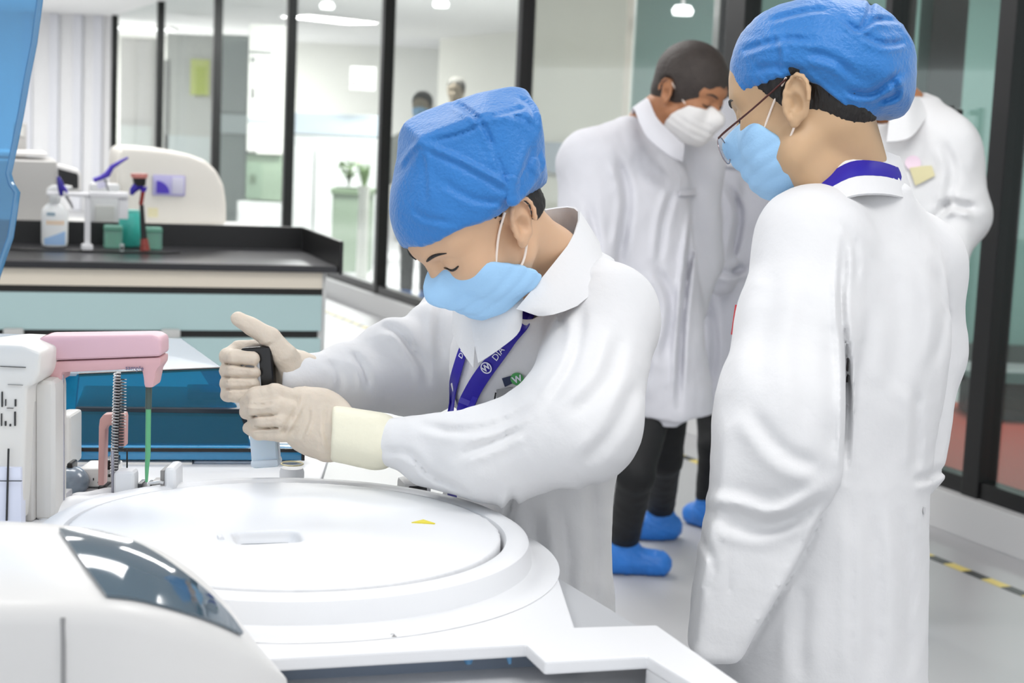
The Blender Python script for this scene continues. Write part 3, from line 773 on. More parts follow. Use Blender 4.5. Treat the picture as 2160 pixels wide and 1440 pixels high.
MB().lathe([(0, .0), (r_ * .9, 0), (r_, .008), (r_, h - .02), (r_ * .85, h - .005), (r_ * .8, h), (0, h)], 32).build('body', mat('teal_body', '#45b8ac', .3, sss=.1), jr)
MB().lathe([(r_ * .82, h), (r_ * .84, h + .008), (0, h + .008)], 32).build('lid', mat('teal_lid', '#7fd6cc', .3), jr)
loc = G(257, 530, .919)
lt = thing('sample_tube', 'short clear sample tube with a printed label in front of the teal jar', 'tube', loc, BR)
MB().lathe([(0, 0), (.007, .0), (.008, .02), (.008, .028), (0, .028)], 14).build('tube', mat('tube_grey', '#c5cfce', .3), lt)
MB().box((-.005, -.0095, .006), (.005, -.0075, .02)).build('label', mat('print_grey', '#4a4a4a', .6), lt, smooth=False)
# ================================================================ THE ANALYSER
MR = R_(16); MO = Vector((-.262, 1.905, 0))
an = thing('blood_analyser', 'large white laboratory analyser with a round turntable cover and tinted blue lids', 'analyser', MO, MR)
AI = frame_of(an).inverted()
def L(p): return AI @ Vector(p)
def GL(px, py, z): return L(G(px, py, z))
def PL(px, py, d): return L(P(px, py, d))
M_wh = mat('machine_white', '#e7e8ea', .42, spec=.5); M_wh2 = mat('machine_offwhite', '#e4e3e0', .4); M_grey = mat('machine_grey', '#8f9194', .35)
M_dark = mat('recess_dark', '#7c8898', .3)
M_blk = mat('gloss_black', '#0b0b0d', .25)
# deck outline on z=.9 (world), bay cut out of the front
ex = lambda a, b, k: a + (b - a) * k
b4, b5 = G(1365, 1383, .9), G(1460, 1440, .9); b6 = ex(b4, b5, 4.5)
o1, o2 = G(1385, 1317, .9), G(1560, 1440, .9); o3_ = ex(o1, o2, 2.6)
deck = [G(400, 1400, .9), G(570, 1388, .9), G(1110, 1358, .9), G(1150, 1395, .9), b4, b6, o3_, o1, G(1212, 1322, .9), Vector((.06, 1.98, .9)), Vector((.0, 2.12, .9)), Vector((-.27, 2.27, .9)),
        Vector((-.30, 2.80, .9)), Vector((-1.25, 2.55, .9)), Vector((-1.0, 1.35, .9)), Vector((-.62, 1.40, .9))]
dl = [L(p) for p in deck]
MB().prism([(p.x, p.y) for p in dl], .886, .9, .0025, 2).build('deck', M_wh, an, smooth=False)
def inset(poly, k):
    c = Vector((-.05, 0)); return poly
# carcass below the deck
bay = [L(p) for p in (G(400, 1400, .9), G(570, 1388, .9), G(1110, 1358, .9), G(1150, 1395, .9), b4)]
car = [L(p) for p in (Vector((-.55, 1.62, 0)), Vector((-.2, 1.66, 0)), Vector((.12, 1.72, 0)), o1 * 1.0, Vector((.04, 1.98, 0)), Vector((-.02, 2.1, 0)), Vector((-.28, 2.24, 0)), Vector((-.32, 2.76, 0)), Vector((-1.2, 2.5, 0)), Vector((-.98, 1.7, 0)))]
MB().prism([(p.x, p.y) for p in car], .0, .886).build('cabinet', mat('cabinet_grey', '#b9bbbe', .45), an, smooth=False)
wg = [L(p) for p in (b4, b6, o3_, o1)]
cgx = sum(p.x for p in wg) / 4
MB().prism([(p.x, p.y) for p in wg], .0, .886).build('side_wing', mat('wing_white', '#dcdddf', .45), an, smooth=False)
# bay: dark slot behind and a grey lower cover
p0, p1 = GL(380, 1392, .9), GL(1152, 1352, .9)
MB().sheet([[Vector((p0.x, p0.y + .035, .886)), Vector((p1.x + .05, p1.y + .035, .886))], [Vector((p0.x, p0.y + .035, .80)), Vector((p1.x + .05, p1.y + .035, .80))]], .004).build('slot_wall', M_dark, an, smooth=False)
low = [L(G(*q, .862)) for q in [(300, 1446), (600, 1426), (1150, 1400), (1385, 1388)]] + [L(b6 + Vector((0, 0, -.03))), L(Vector((-.30, 1.12, .86))), L(Vector((-1.0, 1.12, .86))), L(Vector((-.98, 1.72, .86))), L(Vector((-.52, 1.60, .86)))]
MB().prism([(p.x, p.y) for p in low], .78, .862, .003).build('lower_cover', mat('lower_grey', '#cccdd0', .4), an, smooth=False)
q0, q1 = GL(600, 1424, .863), GL(1150, 1398, .863)
MB().tube([q0, q1], .0012, 8).build('cover_edge', mat('edge_light', '#c9cdd2', .3), an)
M_bl = mat('blue_clip', '#5b8fb8', .35)
for px0, px1, w_ in ((965, 1005, .016), (1065, 1078, .008)):
    a = PL((px0 + px1) / 2, 1362, 1.668); b = PL((px0 + px1) / 2 + 4, 1400, 1.668)
    MB().tube([a, a.lerp(b, .5), b], [w_ * .6, w_ * .5, w_ * .2], 10).build('blue_clip', M_bl, an)
a = PL(905, 1368, 1.655); b = PL(935, 1392, 1.655)
MB().tube([PL(880, 1372, 1.655), a, b], .0018, 6).build('black_catch', M_blk, an)

# ---- turntable: rim ring on the deck and a lifting cover with a sunken grip
RR = .262
ring = MB().lathe([(RR + .001, .9), (RR + .001, .927), (RR + .004, .9335), (RR + .010, .936), (RR + .024, .936), (RR + .031, .932), (RR + .034, .922), (RR + .036, .908), (RR + .046, .902), (RR + .07, .9005)], 128)
ring.build('turntable_rim', M_wh, an)
cf = Field((-RR - .02, -RR - .02, .89), (RR + .02, RR + .02, .955), .0035)
cf.put(((lambda x, y, z: np.maximum(np.sqrt(x * x + y * y) - (RR - .003), np.abs(z - .920) - (.0155 + .004 * np.clip(1 - (x * x + y * y) / RR ** 2, 0, 1)))), (-RR, -RR, .9), (RR, RR, .94)), .004)
gp0, gp1 = L(G(495, 1136, .938)), L(G(632, 1132, .938))
dd = (gp1 - gp0).normalized(); pd = Vector((-dd.y, dd.x, 0))
cf.put(rbox((gp0 + gp1) / 2, ((gp1 - gp0).length / 2, .026, .0125), .012, Matrix((dd, pd, Vector((0, 0, 1)))).transposed()), .004, 'sub')
V, Q = cf.mesh(1)
np_obj('turntable_cover', V, Q, M_wh, an, world=False)
MB().box((-.5, -.5, .0), (.5, .5, 1)).v
mid = (gp0 + gp1) / 2; half = (gp1 - gp0).length / 2
gm = Matrix.Translation((mid.x, mid.y, 0)) @ Matrix.Rotation(math.atan2(dd.y, dd.x), 4, 'Z')
MB().box((-half + .004, -.022, .920), (half - .004, .022, .9268), .002, 2, gm).build('grip_floor', mat('grip_grey', '#85888c', .5), an, smooth=False)
MB().tube([gm @ Vector((-half - .016, y_, .9385)) for y_ in (-.006, .0, .008)] , .004, 8).build('grip_lip', M_wh, an)
# yellow triangular sticker
st = [GL(868, 1102, .9385), GL(893, 1096, .9385), GL(918, 1104, .9385)]
MB().prism([(p.x, p.y) for p in st], .9378, .9392).build('warning_sticker', mat('sticker_yellow', '#e2d22e', .5), an, smooth=False)
# step plate in front of the turntable
c_ = [GL(*q, .9) for q in [(430, 1300), (760, 1282), (1210, 1322), (1150, 1327), (530, 1352)]]
MB().tube([GL(530, 1356, .9), GL(700, 1350, .9)], .0009, 6).build('deck_joint', mat('joint_grey', '#8a8a8a', .5), an)
tv, tf = text_mesh('2', .012); tm = MB(); tb = GL(830, 1340, .9008)
tm.add([Vector((v.x + tb.x, v.y + tb.y, tb.z + v.z)) for v in tv], tf); tm.build('deck_mark', mat('print_grey', '#4a4a4a', .6), an, smooth=False)
# parts just behind the rim
cc = GL(880, 1066, .9)
MB().box((cc.x - .02, cc.y, .9), (cc.x + .02, cc.y + .05, .932), .006).build('sensor_block', M_wh2, an)
MB().box((cc.x - .013, cc.y - .002, .912), (cc.x + .013, cc.y + .002, .928), .002).build('sensor_slot', M_blk, an)
cc = GL(935, 1078, .9)
MB().box((cc.x - .02, cc.y, .9), (cc.x + .02, cc.y + .02, .917), .003).build('purple_clip', mat('purple_clip', '#5a55a5', .4), an)
MB().box((cc.x + .008, cc.y, .915), (cc.x + .019, cc.y + .015, .928), .002).build('purple_clip', mat('purple_clip', '#5a55a5', .4), an)

# ---- hood at the front corner with a curved dark window
A_ = [(-300, 1094), (-150, 1096), (0, 1099), (120, 1106), (220, 1119), (310, 1146), (400, 1198), (470, 1264), (530, 1342), (602, 1428)]
B_ = [(-300, 1262), (-150, 1262), (0, 1262), (120, 1262), (225, 1266), (300, 1277), (400, 1304), (460, 1328), (525, 1366), (604, 1432)]
n = 60
Ai = interp([P(x, y, 1.50) for x, y in A_], n); dB = [1.33, 1.33, 1.33, 1.33, 1.335, 1.345, 1.37, 1.40, 1.44, 1.495]
Bi = interp([P(x, y, d) for (x, y), d in zip(B_, dB)], n)
rows = [[Vector((p.x, p.y + .25, .80)) for p in Ai], [Vector((p.x, p.y + .03, max(p.z - .03, .80))) for p in Ai], [p + Vector((0, .008, -.004)) for p in Ai]]
for t in (0, .15, .3, .5, .7, .85, 1): rows.append([a.lerp(b, t) + Vector((0, 0, .012 * math.sin(PI * t) * min(1, (n - 1 - i) / 20))) for i, (a, b) in enumerate(zip(Ai, Bi))])
for dy, dz in ((-.006, -.003), (-.010, -.009), (-.012, -.02), (-.012, -.06)): rows.append([b + Vector((0, dy * min(1, (n - 1 - i) / 8), dz * min(1, (n - 1 - i) / 12 + .15))) for i, b in enumerate(Bi)])
rows.append([Vector((b.x, b.y - .012, .80)) for b in Bi])
hood = MB()
flat = [p for r in rows for p in r]; fs = []
for i in range(len(rows) - 1):
    for j in range(n - 1): fs.append((i * n + j, i * n + j + 1, (i + 1) * n + j + 1, (i + 1) * n + j))
fs.append(tuple(i * n for i in range(len(rows)))); fs.append(tuple(i * n + n - 1 for i in range(len(rows)))[::-1])
hv = [tuple(p) for p in flat]; hbvh = BVHTree.FromPolygons(hv, fs)
hood.add([L(p) for p in flat], fs); ho = hood.build('front_hood', mat('hood_white', '#d8d7d5', .35), an, angle=50)
W1_ = interp([(124, 1122, 0), (200, 1126, 0), (300, 1158, 0), (400, 1226, 0), (470, 1290, 0), (505, 1336, 0)], 26)
W2_ = interp([(224, 1262, 0), (280, 1268, 0), (330, 1279, 0), (400, 1299, 0), (455, 1318, 0), (506, 1341, 0)], 26)
rr = []
for t in [i / 8 for i in range(9)]:
    row = []
    for a, b in zip(W1_, W2_):
        q = a.lerp(b, t); p_, n_ = hit(hbvh, q.x, q.y, .0025); row.append(L(p_))
    rr.append(row)
MB().sheet(rr, .003).build('hood_window', mat('window_slate', '#3f5563', .06, spec=.9, coat=.6), ho_p if 0 else an)
gr = [L(hit(hbvh, x, y, .0004)[0]) for x, y in ((133, 1302), (134, 1360), (134, 1440), (134, 1520))]
MB().tube(gr, .002, 6).build('panel_seam', mat('seam_grey', '#8d8d8d', .5), an)

# ---- tall cover swung up beside the camera
M_blue = glass('blue_tint', (.30, .60, .84), .05, .03, .86)
M_blue2 = glass('blue_tint_deep', (.05, .48, .70), .04, .03, .90)
rows = []
edge = [(100, -160), (84, 0), (72, 90), (58, 160), (45, 235), (30, 310), (18, 366), (24, 388), (36, 406), (30, 450), (22, 500), (8, 540), (-5, 580), (-60, 760)]
for x, y in edge:
    rows.append([PL(x - 420 * (1 - k), y, 1.75 + .10 * (1 - k) ** 2) for k in (0, .2, .4, .6, .75, .87, .95, 1)])
MB().sheet(rows, .004).build('raised_cover', M_blue, an)
MB().tube([r[-1] for r in rows], .0035, 8).build('cover_rim', glass('blue_rim', (.1, .35, .6), .1, .1, .5), an)
mb = MB().tube([PL(-330, 740, 1.86), PL(-300, 1000, 1.9), L(Vector((-.80, 1.9, .905)))], [.02, .02, .025], 12); mb.build('cover_hinge_post', M_wh2, an)

# ---- tinted lid in the middle
lid = MB()
bl, br_, tl, tr = PL(150, 945, 2.44), PL(530, 943, 2.50), PL(166, 790, 2.56), PL(466, 777, 2.62)
lid.sheet([[tl.lerp(tr, k) for k in (0, .25, .5, .75, 1)], [bl.lerp(br_, k) for k in (0, .25, .5, .75, 1)]], .004)
lid.build('tinted_lid', M_blue2, an)
bk = PL(-60, 704, 2.95); bkr = PL(382, 716, 2.92)
MB().sheet([[PL(-60, 792, 2.54), tl, tr], [bk, bk.lerp(bkr, .55), bkr]], .004).build('lid_top', mat('lid_slate', '#8f9fae', .12, spec=.8), an, smooth=False)
MB().sheet([[tr, bkr], [br_, PL(520, 925, 2.8)]], .004).build('lid_side', M_blue2, an)
MB().sheet([[tl, PL(60, 760, 2.72)], [bl, PL(80, 925, 2.7)]], .004).build('lid_side', M_blue2, an)
MB().tube([tl, tr], .003, 8).build('lid_hinge', M_blk, an)
rl0, rl1 = PL(150, 957, 2.42), PL(640, 955, 2.49)
ddv = (rl1 - rl0); ang = math.atan2(ddv.y, ddv.x); RM = Matrix.Translation(rl0) @ Matrix.Rotation(ang, 4, 'Z')
MB().box((0, 0, -.009), (ddv.length, .05, .008), .002, 2, RM).build('lid_rail', mat('rail_blue', '#1f7fb0', .15, spec=.8), an)
MB().box((0, -.0015, .004), (ddv.length, .002, .0095), 0, 2, RM).build('rail_trim', M_blk, an, smooth=False)
MB().box((ddv.length - .003, -.002, -.009), (ddv.length + .002, .05, .010), 0, 2, RM).build('rail_end', M_blk, an, smooth=False)
MB().box((-.0, .085, -.03), (ddv.length * .77, .30, .056), .004, 2, RM).build('sample_tray', mat('tray_navy', '#0d1f2c', .3), an)
MB().box((.17, .16, .056), (ddv.length * .70, .24, .070), .004, 2, RM).build('tray_cover', mat('tray_cover', '#46606a', .3), an)
MB().box((.18, .01, -.075), (ddv.length * .98, .06, -.012), .006, 2, RM).build('rail_base', mat('pale_blue_white', '#dfe7f2', .35), an)
MB().box((-.02, .0, -.075), (.18, .05, -.012), .006, 2, RM).build('rail_base', M_wh2, an)
# ---- probe arm (pink), column, rods
f = plane_px(0, 0, P(200, 750, 2.10)); O_ = P(200, 750, 2.10)
def vprism(name, poly, m, d, thick, bev=.003, front=.0, seg=2, smooth=True):
    """outline given on the upright plane at depth d, extruded backwards by thick; d is a world y"""
    Oy = Vector((0, d, 0)); pts = []
    for px, py in poly:
        p = YP(px, py, d); pts.append((p.x, p.z))
    Mx = AI @ Matrix.Translation((0, d, 0)) @ XZ
    return MB().prism(pts, -thick, 0, bev, seg, Mx).build(name, m, an, smooth=smooth)
M_pink = mat('arm_pink', '#d2a5a8', .4); M_pink2 = mat('arm_pink_top', '#d8b0b9', .4)
vprism('probe_arm', [(80, 762), (80, 715), (90, 709), (322, 706), (340, 716), (340, 752)], M_pink2, 2.06, .05, .006, seg=3)
vprism('arm_shell', [(82, 804), (82, 763), (340, 753), (339, 770), (330, 781), (327, 795), (323, 818), (304, 818), (301, 790), (298, 778), (130, 786), (129, 804)], M_pink, 2.062, .046, .004)
tv, tf = text_mesh('sample', .0085); tm = MB(); tb = YP(283, 777, 2.0585)
tm.add([AI @ Vector((tb.x + v.x, 2.0605 - v.z, tb.z + v.y)) for v in tv], tf); tm.build('arm_print', mat('ink_blue', '#5a5f80', .6), an, smooth=False)
def vtube(name, pts, rad, m, d, nn=14):
    MB().tube([L(YP(x, y, d)) for x, y in pts], rad, nn).build(name, m, an)
vtube('probe_holder', [(314, 816), (313, 862)], .0042, mat('probe_dark', '#3c4d48', .4), 2.075)
vtube('probe', [(313, 860), (312, 960), (310, 985), (309, 1016)], [.0035, .0035, .0028, .0018], mat('probe_green', '#5aa676', .35), 2.075)
vtube('steel_rod', [(132, 790), (134, 1066)], .0018, mat('steel', '#a9a9b4', .25, .8), 2.07)
def vcol(name, x0, x1, y0, y1, m, d, thick, bev=.006): return vprism(name, [(x0, y1), (x0, y0), (x1, y0), (x1, y1)], m, d, thick, bev, seg=3)
vcol('arm_column', 68, 116, 802, 1100, mat('column_grey', '#d2d0cc', .4), 2.03, .06, .012)
vcol('arm_column', 47, 70, 806, 1102, mat('column_grey2', '#c6c3bf', .4), 2.02, .05, .006)
vprism('reagent_tower', [(-120, 1100), (-120, 742), (0, 727), (46, 729), (86, 745), (83, 790), (72, 812), (56, 818), (50, 1020), (44, 1100)], mat('tower_white', '#dedbd5', .4), 1.99, .12, .006, seg=3)
mk = MB()
def mark(x, y, w_, h_, d=1.9885):
    a = YP(x, y, d); b = YP(x + w_, y + h_, d); m_ = AI @ Matrix.Identity(4); mk.box((a.x, d - .0004, b.z), (b.x, d + .002, a.z), 0, 2, AI)
for (x, y, w_, h_) in ((3, 826, 2.5, 32), (11, 842, 1.5, 14), (31, 842, 3, 15), (2, 872, 2, 26), (10, 888, 3, 10), (30, 868, 3, 30), (20, 894, 3, 5), (14, 860, 14, 1.5), (0, 773, 54, 1.2), (16, 811, 32, 1.2)): mark(x, y, w_, h_)
mk.build('tower_print', mat('ink_black', '#222222', .5), an, smooth=False)
vprism('lower_panel', [(-120, 1110), (-120, 984), (44, 986), (45, 1110)], mat('panel_bluewhite', '#dde0ee', .4), 1.985, .02, .002)
vtube('panel_line', [(18, 946), (14, 1098)], .0013, mat('ink_black', '#222222', .5), 1.983, 6)
vtube('panel_line', [(-60, 1014), (46, 1014)], .0006, mat('ink_black', '#222222', .5), 1.983, 6)
# coil of springs, pink bracket
M_st = mat('steel2', '#cfcfcf', .3, .6); M_bk2 = mat('coil_black', '#1c1c1f', .35)
def coil(cx, y0, y1, r, turns, d, m, name, rr=.0009):
    a, b = YP(cx[0], y0, d), YP(cx[1], y1, d); pts = []
    N = turns * 10
    for i in range(N + 1):
        t = i / N; p = a.lerp(b, t); an_ = 2 * PI * turns * t; pts.append(L(p + Vector((math.cos(an_) * r, math.sin(an_) * r, 0))))
    MB().tube(pts, rr, 5).build(name, m, an)
coil((247, 240), 786, 1000, .0045, 34, 2.15, M_st, 'spring'); coil((253, 252), 800, 950, .0055, 24, 2.155, M_bk2, 'spring'); coil((260, 259), 800, 900, .004, 16, 2.16, M_st, 'spring', .0008)
vtube('spring_core', [(250, 784), (246, 900), (244, 1062)], .0032, mat('core_grey', '#55555a', .3, .5), 2.165)
vtube('steel_pin', [(237, 950), (239, 1062)], .0022, mat('steel', '#a9a9b4', .25, .8), 2.13)
vtube('black_pin', [(268, 948), (268, 1000)], .0011, M_blk, 2.16)
vprism('pink_bracket', [(206, 1024), (208, 900), (210, 884), (218, 874), (262, 872), (264, 880), (263, 942), (246, 942), (246, 896), (228, 898), (222, 906), (219, 1024)], mat('bracket_pink', '#d0a29d', .45), 2.17, .02, .002)
# stations around the probe
def gbox(name, x0, x1, y0, ybase, m, zb=.9, dep=.04, bev=.006, d=None):
    p = G((x0 + x1) / 2, ybase, zb); d = p.y if d is None else d
    return vprism(name, [(x0, ybase + 1), (x0, y0), (x1, y0), (x1, ybase + 1)], m, d, dep, bev, seg=3)
gbox('wash_station', 238, 283, 994, 1062, M_wh, d=2.10, dep=.03, bev=.008)
gbox('wash_station', 345, 371, 986, 1062, M_wh, d=2.10, dep=.05, bev=.008)
gbox('station_side', 338, 347, 992, 1062, mat('stn_grey', '#8c8a88', .4), d=2.105, dep=.04, bev=.001)
gbox('rack', 166, 237, 988, 1026, M_wh2, d=2.22, dep=.06, bev=.003)
mk = MB()
for (x, y, w_, h_) in ((180, 1000, 4, 6), (196, 1008, 2, 5), (228, 1000, 5, 6), (186, 1014, 2, 2), (206, 1016, 3, 2), (214, 1004, 1.5, 8)): 
    a = YP(x, y, 2.2195); b = YP(x + w_, y + h_, 2.2195); mk.box((a.x, 2.219, b.z), (b.x, 2.2215, a.z), 0, 2, AI)
mk.build('rack_print', mat('ink_black', '#222222', .5), an, smooth=False)
gbox('black_motor', 216, 240, 970, 990, M_blk, d=2.21, dep=.04, bev=.003)
gbox('black_motor', 206, 226, 1024, 1040, mat('motor_blk', '#252525', .3, .3), d=2.19, dep=.03, bev=.004)
gbox('valve_block', 288, 300, 1020, 1050, mat('valve_grey', '#55575a', .3, .5), d=2.12, dep=.03, bev=.002)
gbox('valve_block', 318, 344, 1016, 1068, mat('valve_lt', '#bdbab6', .35), d=2.125, dep=.03, bev=.002)
gbox('valve_block', 310, 317, 1018, 1060, mat('motor_blk', '#252525', .3, .3), d=2.115, dep=.02, bev=.002)
vtube('hose', [(312, 1020), (322, 1018), (336, 1016), (345, 1018)], .0022, M_st, 2.10)
vtube('hose', [(313, 1020), (314, 1035), (312, 1045)], .0020, M_st, 2.098)
vtube('hose', [(346, 1030), (342, 1050), (330, 1062)], .0010, mat('hose_white', '#dcdcdc', .3), 2.095)
p = G(140, 1040, .9)
sh = Field(tuple(Vector(p) - Vector((.05, .05, .02))), tuple(Vector(p) + Vector((.05, .06, .06))), .003)
sh.put(ell(Vector(p) + Vector((0, .02, .012)), (.026, .03, .022)), .004)
o = sh.build('slate_pump', mat('pump_slate', '#7d8b99', .2, spec=.7), an)
gbox('yellow_tag', 116, 134, 1008, 1022, mat('tag_yellow', '#dede8c', .5), d=2.13, dep=.004, bev=.001)
gbox('pump_cover', 116, 150, 876, 985, mat('pump_cover', '#cccbc8', .4), d=2.30, dep=.06, bev=.006)
gbox('pump_motor', 116, 128, 976, 1012, mat('motor_blk2', '#3a3a3c', .3, .4), d=2.2, dep=.03, bev=.004)
gbox('pump_motor', 140, 152, 976, 1006, mat('motor_blk', '#252525', .3, .3), d=2.2, dep=.03, bev=.004)
gbox('small_panel', 116, 140, 1040, 1062, mat('panel_slv', '#b3b4ba', .3), d=2.1, dep=.03, bev=.002)
# raised moulded deck pieces around the stations
mf = Field(tuple(Vector(G(75, 1098, .9)) + Vector((-.03, -.06, -.02))), tuple(Vector(G(400, 1030, .9)) + Vector((.05, .08, .06))), .004)
chain(mf, [G(100, 1092, .9), G(160, 1080, .9), G(230, 1078, .9), G(290, 1082, .9), G(340, 1090, .9)], [.014, .018, .02, .016, .012], .02)
chain(mf, [G(165, 1062, .9), G(230, 1060, .9), G(285, 1066, .9)], [.016, .016, .014], .02)
chain(mf, [G(355, 1062, .9), G(385, 1075, .9), G(380, 1100, .9)], [.016, .014, .01], .02)
mf.build('deck_moulding', M_wh, an)
# white knob with a wire ring on the deck
kp = L(G(615, 1020, .9))
MB().lathe([(0, .9), (.016, .9), (.018, .904), (.018, .918), (.016, .924), (0, .925)], 32, Matrix.Translation((kp.x, kp.y, 0))).build('deck_knob', M_wh, an)
MB().tube([kp + Vector((.016 * math.cos(t), .016 * math.sin(t), .93 - kp.z + .9 - .9 + 0)) for t in [i * 2 * PI / 20 for i in range(20)]], .0012, 6, True).build('wire_ring', mat('wire_gold', '#c9c09a', .35, .4), an)
# ================================================================ PEOPLE
M_skin1 = mat('skin_warm', '#d0a988', .5, sss=.12, noise=.05, nscale=25)
M_skin2 = mat('skin_olive', '#c2a07c', .5, sss=.12, noise=.05, nscale=25)
M_skin3 = mat('skin_tan', '#b07a56', .5, sss=.1, noise=.06, nscale=25)
M_coat = mat('coat_white', '#dfdfe0', .85, bump=.08, bscale=90)
M_coat3 = mat('coat_cool', '#dadae0', .85, bump=.05, bscale=60)
M_cap = mat('cap_blue', '#1a71ba', .5, noise=.10, nscale=14, bump=.25, bscale=220, sheen=.3)
M_mask = mat('mask_blue', '#9fcbf0', .7, bump=.1, bscale=300)
M_maskw = mat('mask_white', '#eceae8', .7)
M_maskedge = mat('mask_edge', '#d6e8f8', .6)
M_loop = mat('ear_loop', '#f0e2d6', .6)
M_hair = mat('hair_black', '#171310', .55, noise=.3, nscale=60, bump=.4, bscale=200, stretch=(1, 1, .2))
M_hairg = mat('hair_grey_brown', '#3a322e', .6, noise=.35, nscale=40, bump=.4, bscale=160)
M_glove = mat('glove_latex', '#d3c6b5', .5, noise=.04, nscale=20, bump=.15, bscale=120, sss=.1)
M_cuff = mat('glove_cuff', '#e6e2cc', .5, bump=.1, bscale=120)
M_lan = mat('lanyard_blue', '#20109a', .5)
M_ink = mat('print_white', '#e8e8f4', .5)
M_trou = mat('trousers_black', '#07080b', .7, bump=.1, bscale=60)
M_shoe = mat('shoe_cover_blue', '#2a78cf', .45, noise=.15, nscale=18, bump=.3, bscale=60)

def features(H, bvh, root, m_hair, closed=True, k=1.0):
    def sf(x, z, off):
        o = H.p(x, .25, z); h = bvh.ray_cast(o, -H.f); return (h[0] if h[0] is not None else H.p(x, .09, z)) + H.f * off
    for q in (1, -1):
        wtube([sf(q * (.014 + .034 * t), .031 + .006 * math.sin(t * 2.6), .0004) for t in (0, .2, .4, .6, .8, 1)], [.0012 * k, .0022 * k, .0024 * k, .0022 * k, .0016 * k, .0006 * k], 'eyebrow', m_hair, root, 8, 14)
        wtube([sf(q * (.018 + .028 * t), .009 - .004 * math.sin(t * PI), .0005) for t in (0, .2, .4, .6, .8, 1)], [.0006 * k, .0014 * k, .0018 * k, .0018 * k, .0016 * k, .0008 * k], 'eyelashes', M_hair, root, 8, 14)
class Head:
    def __init__(s, ear, yaw, pitch, sc=1.0, roll=0.0, side=1):
        """ear = world position of the ear nearer the camera; yaw 0 looks to the frame's start (-X), positive turns towards the camera"""
        y, p = R_(yaw), R_(pitch)
        s.f = Vector((-math.cos(y) * math.cos(p), -math.sin(y) * math.cos(p), -math.sin(p)))
        s.l = Vector((math.sin(y), -math.cos(y), 0))
        s.u = Vector((-math.cos(y) * math.sin(p), -math.sin(y) * math.sin(p), math.cos(p)))
        if roll:
            c, q = math.cos(R_(roll)), math.sin(R_(roll)); l, u = s.l.copy(), s.u.copy(); s.l = l * c + u * q; s.u = u * c - l * q
        s.s = sc; s.o = Vector(ear) - (s.l * .078 * side + s.f * -.01) * sc
        s.M = Matrix((s.l, s.f, s.u)).transposed()
    def p(s, x, y, z): return s.o + (s.l * x + s.f * y + s.u * z) * s.s
    def e(s, c, r): return ell(s.p(*c), [v * s.s for v in r], s.M)
    def c(s, a, b, ra, rb): return rc(s.p(*a), s.p(*b), ra * s.s, rb * s.s)
    def loc(s, x, y, z):
        X, Y, Z = x - s.o.x, y - s.o.y, z - s.o.z
        return [(X * v.x + Y * v.y + Z * v.z) / s.s for v in (s.l, s.f, s.u)]

def head_skin(f, H, ears=(1,), tilt=15, es=1.0, rec=0.0):
    tc, ts = math.cos(R_(tilt)) * es, math.sin(R_(tilt)) * es
    f.put(H.e((0, -.003, .042), (.074, .086, .080)), .01)
    f.put(H.e((0, .03, .045), (.064, .062, .058)), .03)
    f.put(H.e((0, .04, -.02), (.058, .05, .072)), .03)
    for q in (-1, 1):
        f.put(H.c((q * .052, .008, -.045), (q * .014, .07 - rec, -.082), .017, .016), .03)
        f.put(H.e((q * .036, .06, -.012), (.025, .024, .024)), .025)
        f.put(H.c((q * .012, .083, .036), (q * .046, .068, .036), .010, .009), .018)
    f.put(H.e((0, .07 - rec, -.08), (.02, .018, .016)), .02)
    f.put(H.e((0, .082 - rec * .8, -.055), (.026, .014, .022)), .02)
    for q in (-1, 1):
        f.put(H.e((q * .032, .094, .014), (.016, .014, .010)), .014, 'sub')
        f.put(H.e((q * .031, .076, .0135), (.0145, .0125, .0125)), .004)
    f.put(H.c((0, .084, .02), (0, .107 - rec * .3, -.018), .008, .0115), .014)
    for q in (-1, 1): f.put(H.e((q * .011, .098, -.022), (.008, .009, .007)), .008)
    for q in ears:
        g = lambda a, b, o: (q * o, -.010 + a * tc - b * ts, b * tc + a * ts)          # a forward, b up, o outward
        f.put(union([H.e(g(0, .012, .077), (.008, .015, .018)), H.e(g(0, -.008, .077), (.008, .014, .02))], .01), .006)
        ring = [(.0165 * math.cos(t), .0295 * math.sin(t) + .001, .084 + .004 * (math.cos(t) < .2)) for t in [R_(-60 + k * 24) for k in range(11)]]
        pr = [H.c(g(*ring[i]), g(*ring[i + 1]), .0034, .0034) for i in range(len(ring) - 1)]
        f.put(union(pr, .003), .003)
        gr = [(.011 * math.cos(t), .021 * math.sin(t) + .004, .0865) for t in [R_(20 + k * 28) for k in range(6)]]
        for i in range(len(gr) - 1): f.put(H.c(g(*gr[i]), g(*gr[i + 1]), .0030, .0030), .003, 'sub')
        f.put(H.e(g(.001, -.005, .0885), (.012, .0095, .0135)), .004, 'sub')
        f.put(H.e(g(.012, -.006, .080), (.005, .004, .006)), .004)
        f.put(H.e(g(.002, -.028, .079), (.005, .008, .008)), .005)
    return f
